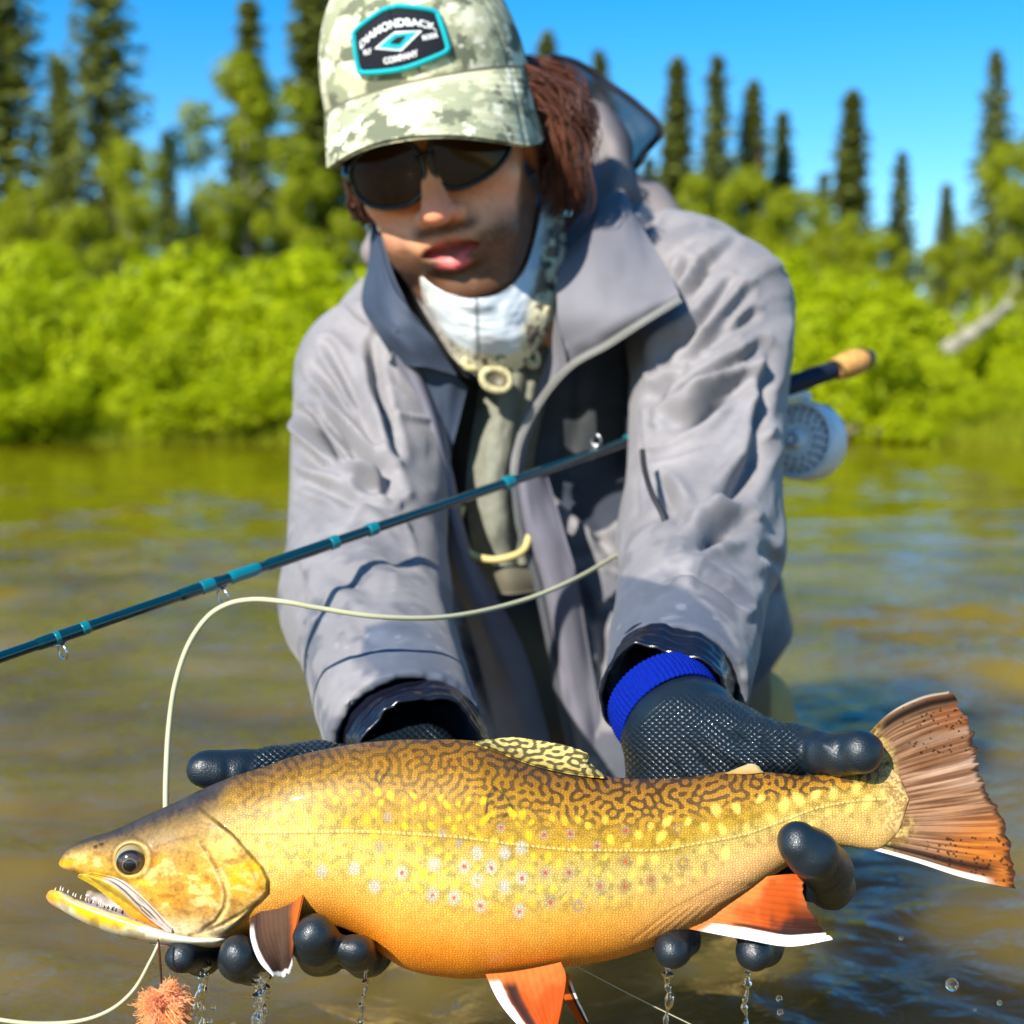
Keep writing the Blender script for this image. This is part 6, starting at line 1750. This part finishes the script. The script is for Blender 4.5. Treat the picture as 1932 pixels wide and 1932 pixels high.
# ================================================================== line, tippet and fly
m_line = mat('fly_line_ivory', lin(178, 176, 142), .55, .3)
LP = [(1230, 1010, 1.20), (1190, 1033, 1.14), (1160, 1050, 1.09), (1080, 1095, 1.01), (980, 1135, .955), (850, 1163, .900), (720, 1164, .868), (600, 1147, .855), (540, 1136, .85), (480, 1131, .85), (430, 1140, .85), (390, 1166, .85), (355, 1218, .85), (331, 1290, .85), (319, 1370, .850), (314, 1450, .840), (313, 1530, .830), (320, 1640, .83), (330, 1760, .84)]
V, Fc = tube(spl([tuple(A(*p)) for p in LP], 220), .0016, 10)
o = mk('fly_line', V, Fc, m_line); tag(o, 'ivory fly line looping in front of the jacket and down behind the fish head', 'fishing line')
LP = [(302, 1772, .715), (296, 1787, .712), (284, 1812, .71), (254, 1865, .70), (212, 1903, .70), (155, 1925, .70), (80, 1931, .70), (0, 1924, .70), (-120, 1900, .71)]
V, Fc = tube(spl([tuple(A(*p)) for p in LP], 120), np.linspace(.0007, .0011, 120), 8)
o = mk('leader_line', V, Fc, m_line); tag(o, 'pale leader curving away from under the trout\'s jaw', 'fishing line')
LP = [(1040, 1800, .80), (1100, 1830, .80), (1200, 1882, .80), (1310, 1936, .80), (1420, 1990, .80)]
V, Fc = tube(spl([tuple(A(*p)) for p in LP], 60), .00032, 6)
o = mk('tippet_line', V, Fc, mat('tippet_clear', lin(176, 170, 140), .3)); tag(o, 'thin straight tippet slanting down below the trout\'s belly', 'fishing line')
fly = thing('fishing_fly', tuple(PW(311, 1935, .705)), 'fluffy orange yarn fly hanging on a hook below the trout\'s jaw', 'fishing fly')
V, Fc = tube(spl([tuple(A(*p)) for p in [(299, 1772, .708), (301, 1800, .706), (304, 1840, .705), (308, 1876, .705), (312, 1905, .705), (306, 1930, .705), (296, 1938, .705), (290, 1928, .705)]], 50), .00055, 8)
mk('hook', V, Fc, mat('hook_bronze', lin(70, 38, 26), .35, metal=.6), fly)
r = rng(91); parts, pc = [], []
for lobe, (cx, cy, sx_, n_) in enumerate(((284, 1893, 26, 1500), (336, 1890, 28, 1700), (322, 1864, 17, 700), (296, 1928, 30, 1300), (334, 1928, 26, 1100))):
    base = A(309, 1885 + 4 * (cy > 1900), .705)
    for k in range(n_):
        tip = A(cx + r.normal(0, sx_ * .40), cy + r.normal(0, sx_ * .38), .705 + r.normal(0, .006))
        mid = (base + tip) / 2 + r.normal(0, .0014, 3)
        p = spl([base + r.normal(0, .001, 3), mid, tip, tip + r.normal(0, .0009, 3)], 7)
        parts.append(tube(p, .00014 * np.array([1, 1, 1, 1, .9, .7, .4]), 3, caps=False))
        pc.append(mixc(lin(244, 128, 44), lin(255, 186, 116), np.full(len(parts[-1][0]), r.uniform(0, 1))))
V, Fc = joinm(parts); mk('yarn', V, Fc, mat('orange_yarn', attr='col', rough=.9, spec=.1, sheen=.5), fly, colors=np.vstack(pc))
V, Fc = tube(np.array([A(306, 1872, .7035), A(309, 1880, .703), A(311, 1890, .7035)]), [.0012, .0016, .0012], 10); mk('thread_collar', V, Fc, mat('thread_rust', lin(110, 48, 26), .7), fly)

# ================================================================== dripping water
m_wat = mat('clear_water', (.98, .99, 1), .0, .5, trans=1.0, ior=1.333)
def stream(pts, r0, seed, lab_):
    P = spl([tuple(A(*p)) for p in pts], 60)
    t = np.linspace(0, 1, 60); q = rng(seed)
    ph_ = q.uniform(0, 6.28, 3)
    rad = r0 * (1 + .35 * np.sin(t * 17 + ph_[0]) + .25 * np.sin(t * 31 + ph_[1]) + .15 * np.sin(t * 53 + ph_[2])) * (1.15 - .35 * t)
    P = P + np.stack([.0009 * np.sin(t * 13 + ph_[1]) * t, .0006 * np.sin(t * 19) * t, 0 * t], -1)
    V, Fc = tube(P, rad, 14, flat=.8)
    o = mk('water_trickle', V, Fc, m_wat); tag(o, lab_, 'water', 'trickles running off the gloves'); return o
stream([(1260, 1822, .722), (1260, 1845, .722), (1261, 1890, .722), (1257, 1950, .722)], .0019, 1, 'clear water trickle falling from the ring finger below the belly')
stream([(1412, 1824, .728), (1410, 1850, .728), (1407, 1890, .728), (1405, 1928, .728)], .0018, 2, 'clear water trickle falling from the finger below the anal fin')
stream([(690, 1815, .718), (690, 1845, .718), (686, 1885, .718), (680, 1922, .718)], .0014, 3, 'thin water trickle falling from the little finger behind the pectoral fin')
for k, dx in enumerate((-6, 3, 9)):
    stream([(490 + dx, 1838, .712), (491 + dx * 1.2, 1870, .712), (489 + dx * .8, 1905, .712), (488 + dx, 1955, .712)], .0022, 10 + k, ('narrow strand', 'middle strand', 'outer strand')[k] + ' of the water pouring from the finger under the pectoral fin')
for k, dx in enumerate((-3, 5)):
    stream([(383 + dx, 1808, .735), (385 + dx, 1840, .735), (376 + dx, 1890, .735), (372 + dx * 2, 1950, .735)], .0020, 20 + k, ('water trickle pouring right beside the orange fly', 'water trickle pouring between the orange fly and the pectoral fin')[k])
def drop(px, py, d, rp, seed):
    a = np.linspace(0, 2 * np.pi, 20, endpoint=False)[None]; t = np.linspace(.02, np.pi - .02, 14)[:, None]
    R_ = rp * d / F_PX
    G = A(px, py, d) + R_ * np.stack([np.sin(t) * np.cos(a), np.sin(t) * np.sin(a), np.cos(t) * 1.06 * np.ones_like(a)], -1)
    o = mk('water_drop', G.reshape(-1, 3), gridf(14, 20, cv=True), m_wat)
    tag(o, 'small clear drop of water falling below the fish', 'water drop', 'falling water drops')
for k, (px, py, d, rp) in enumerate(((1796, 1858, .735, 12), (1886, 1892, .735, 5), (1470, 1884, .725, 6), (1472, 1910, .725, 6), (680, 1925, .718, 7), (1405, 1936, .728, 5), (1700, 1770, .74, 4), (402, 1900, .72, 5), (395, 1926, .72, 6), (440, 1930, .72, 4), (366, 1918, .72, 6), (1566, 1680, .715, 5), (1840, 1905, .74, 3))):
    drop(px, py, d, rp, k)
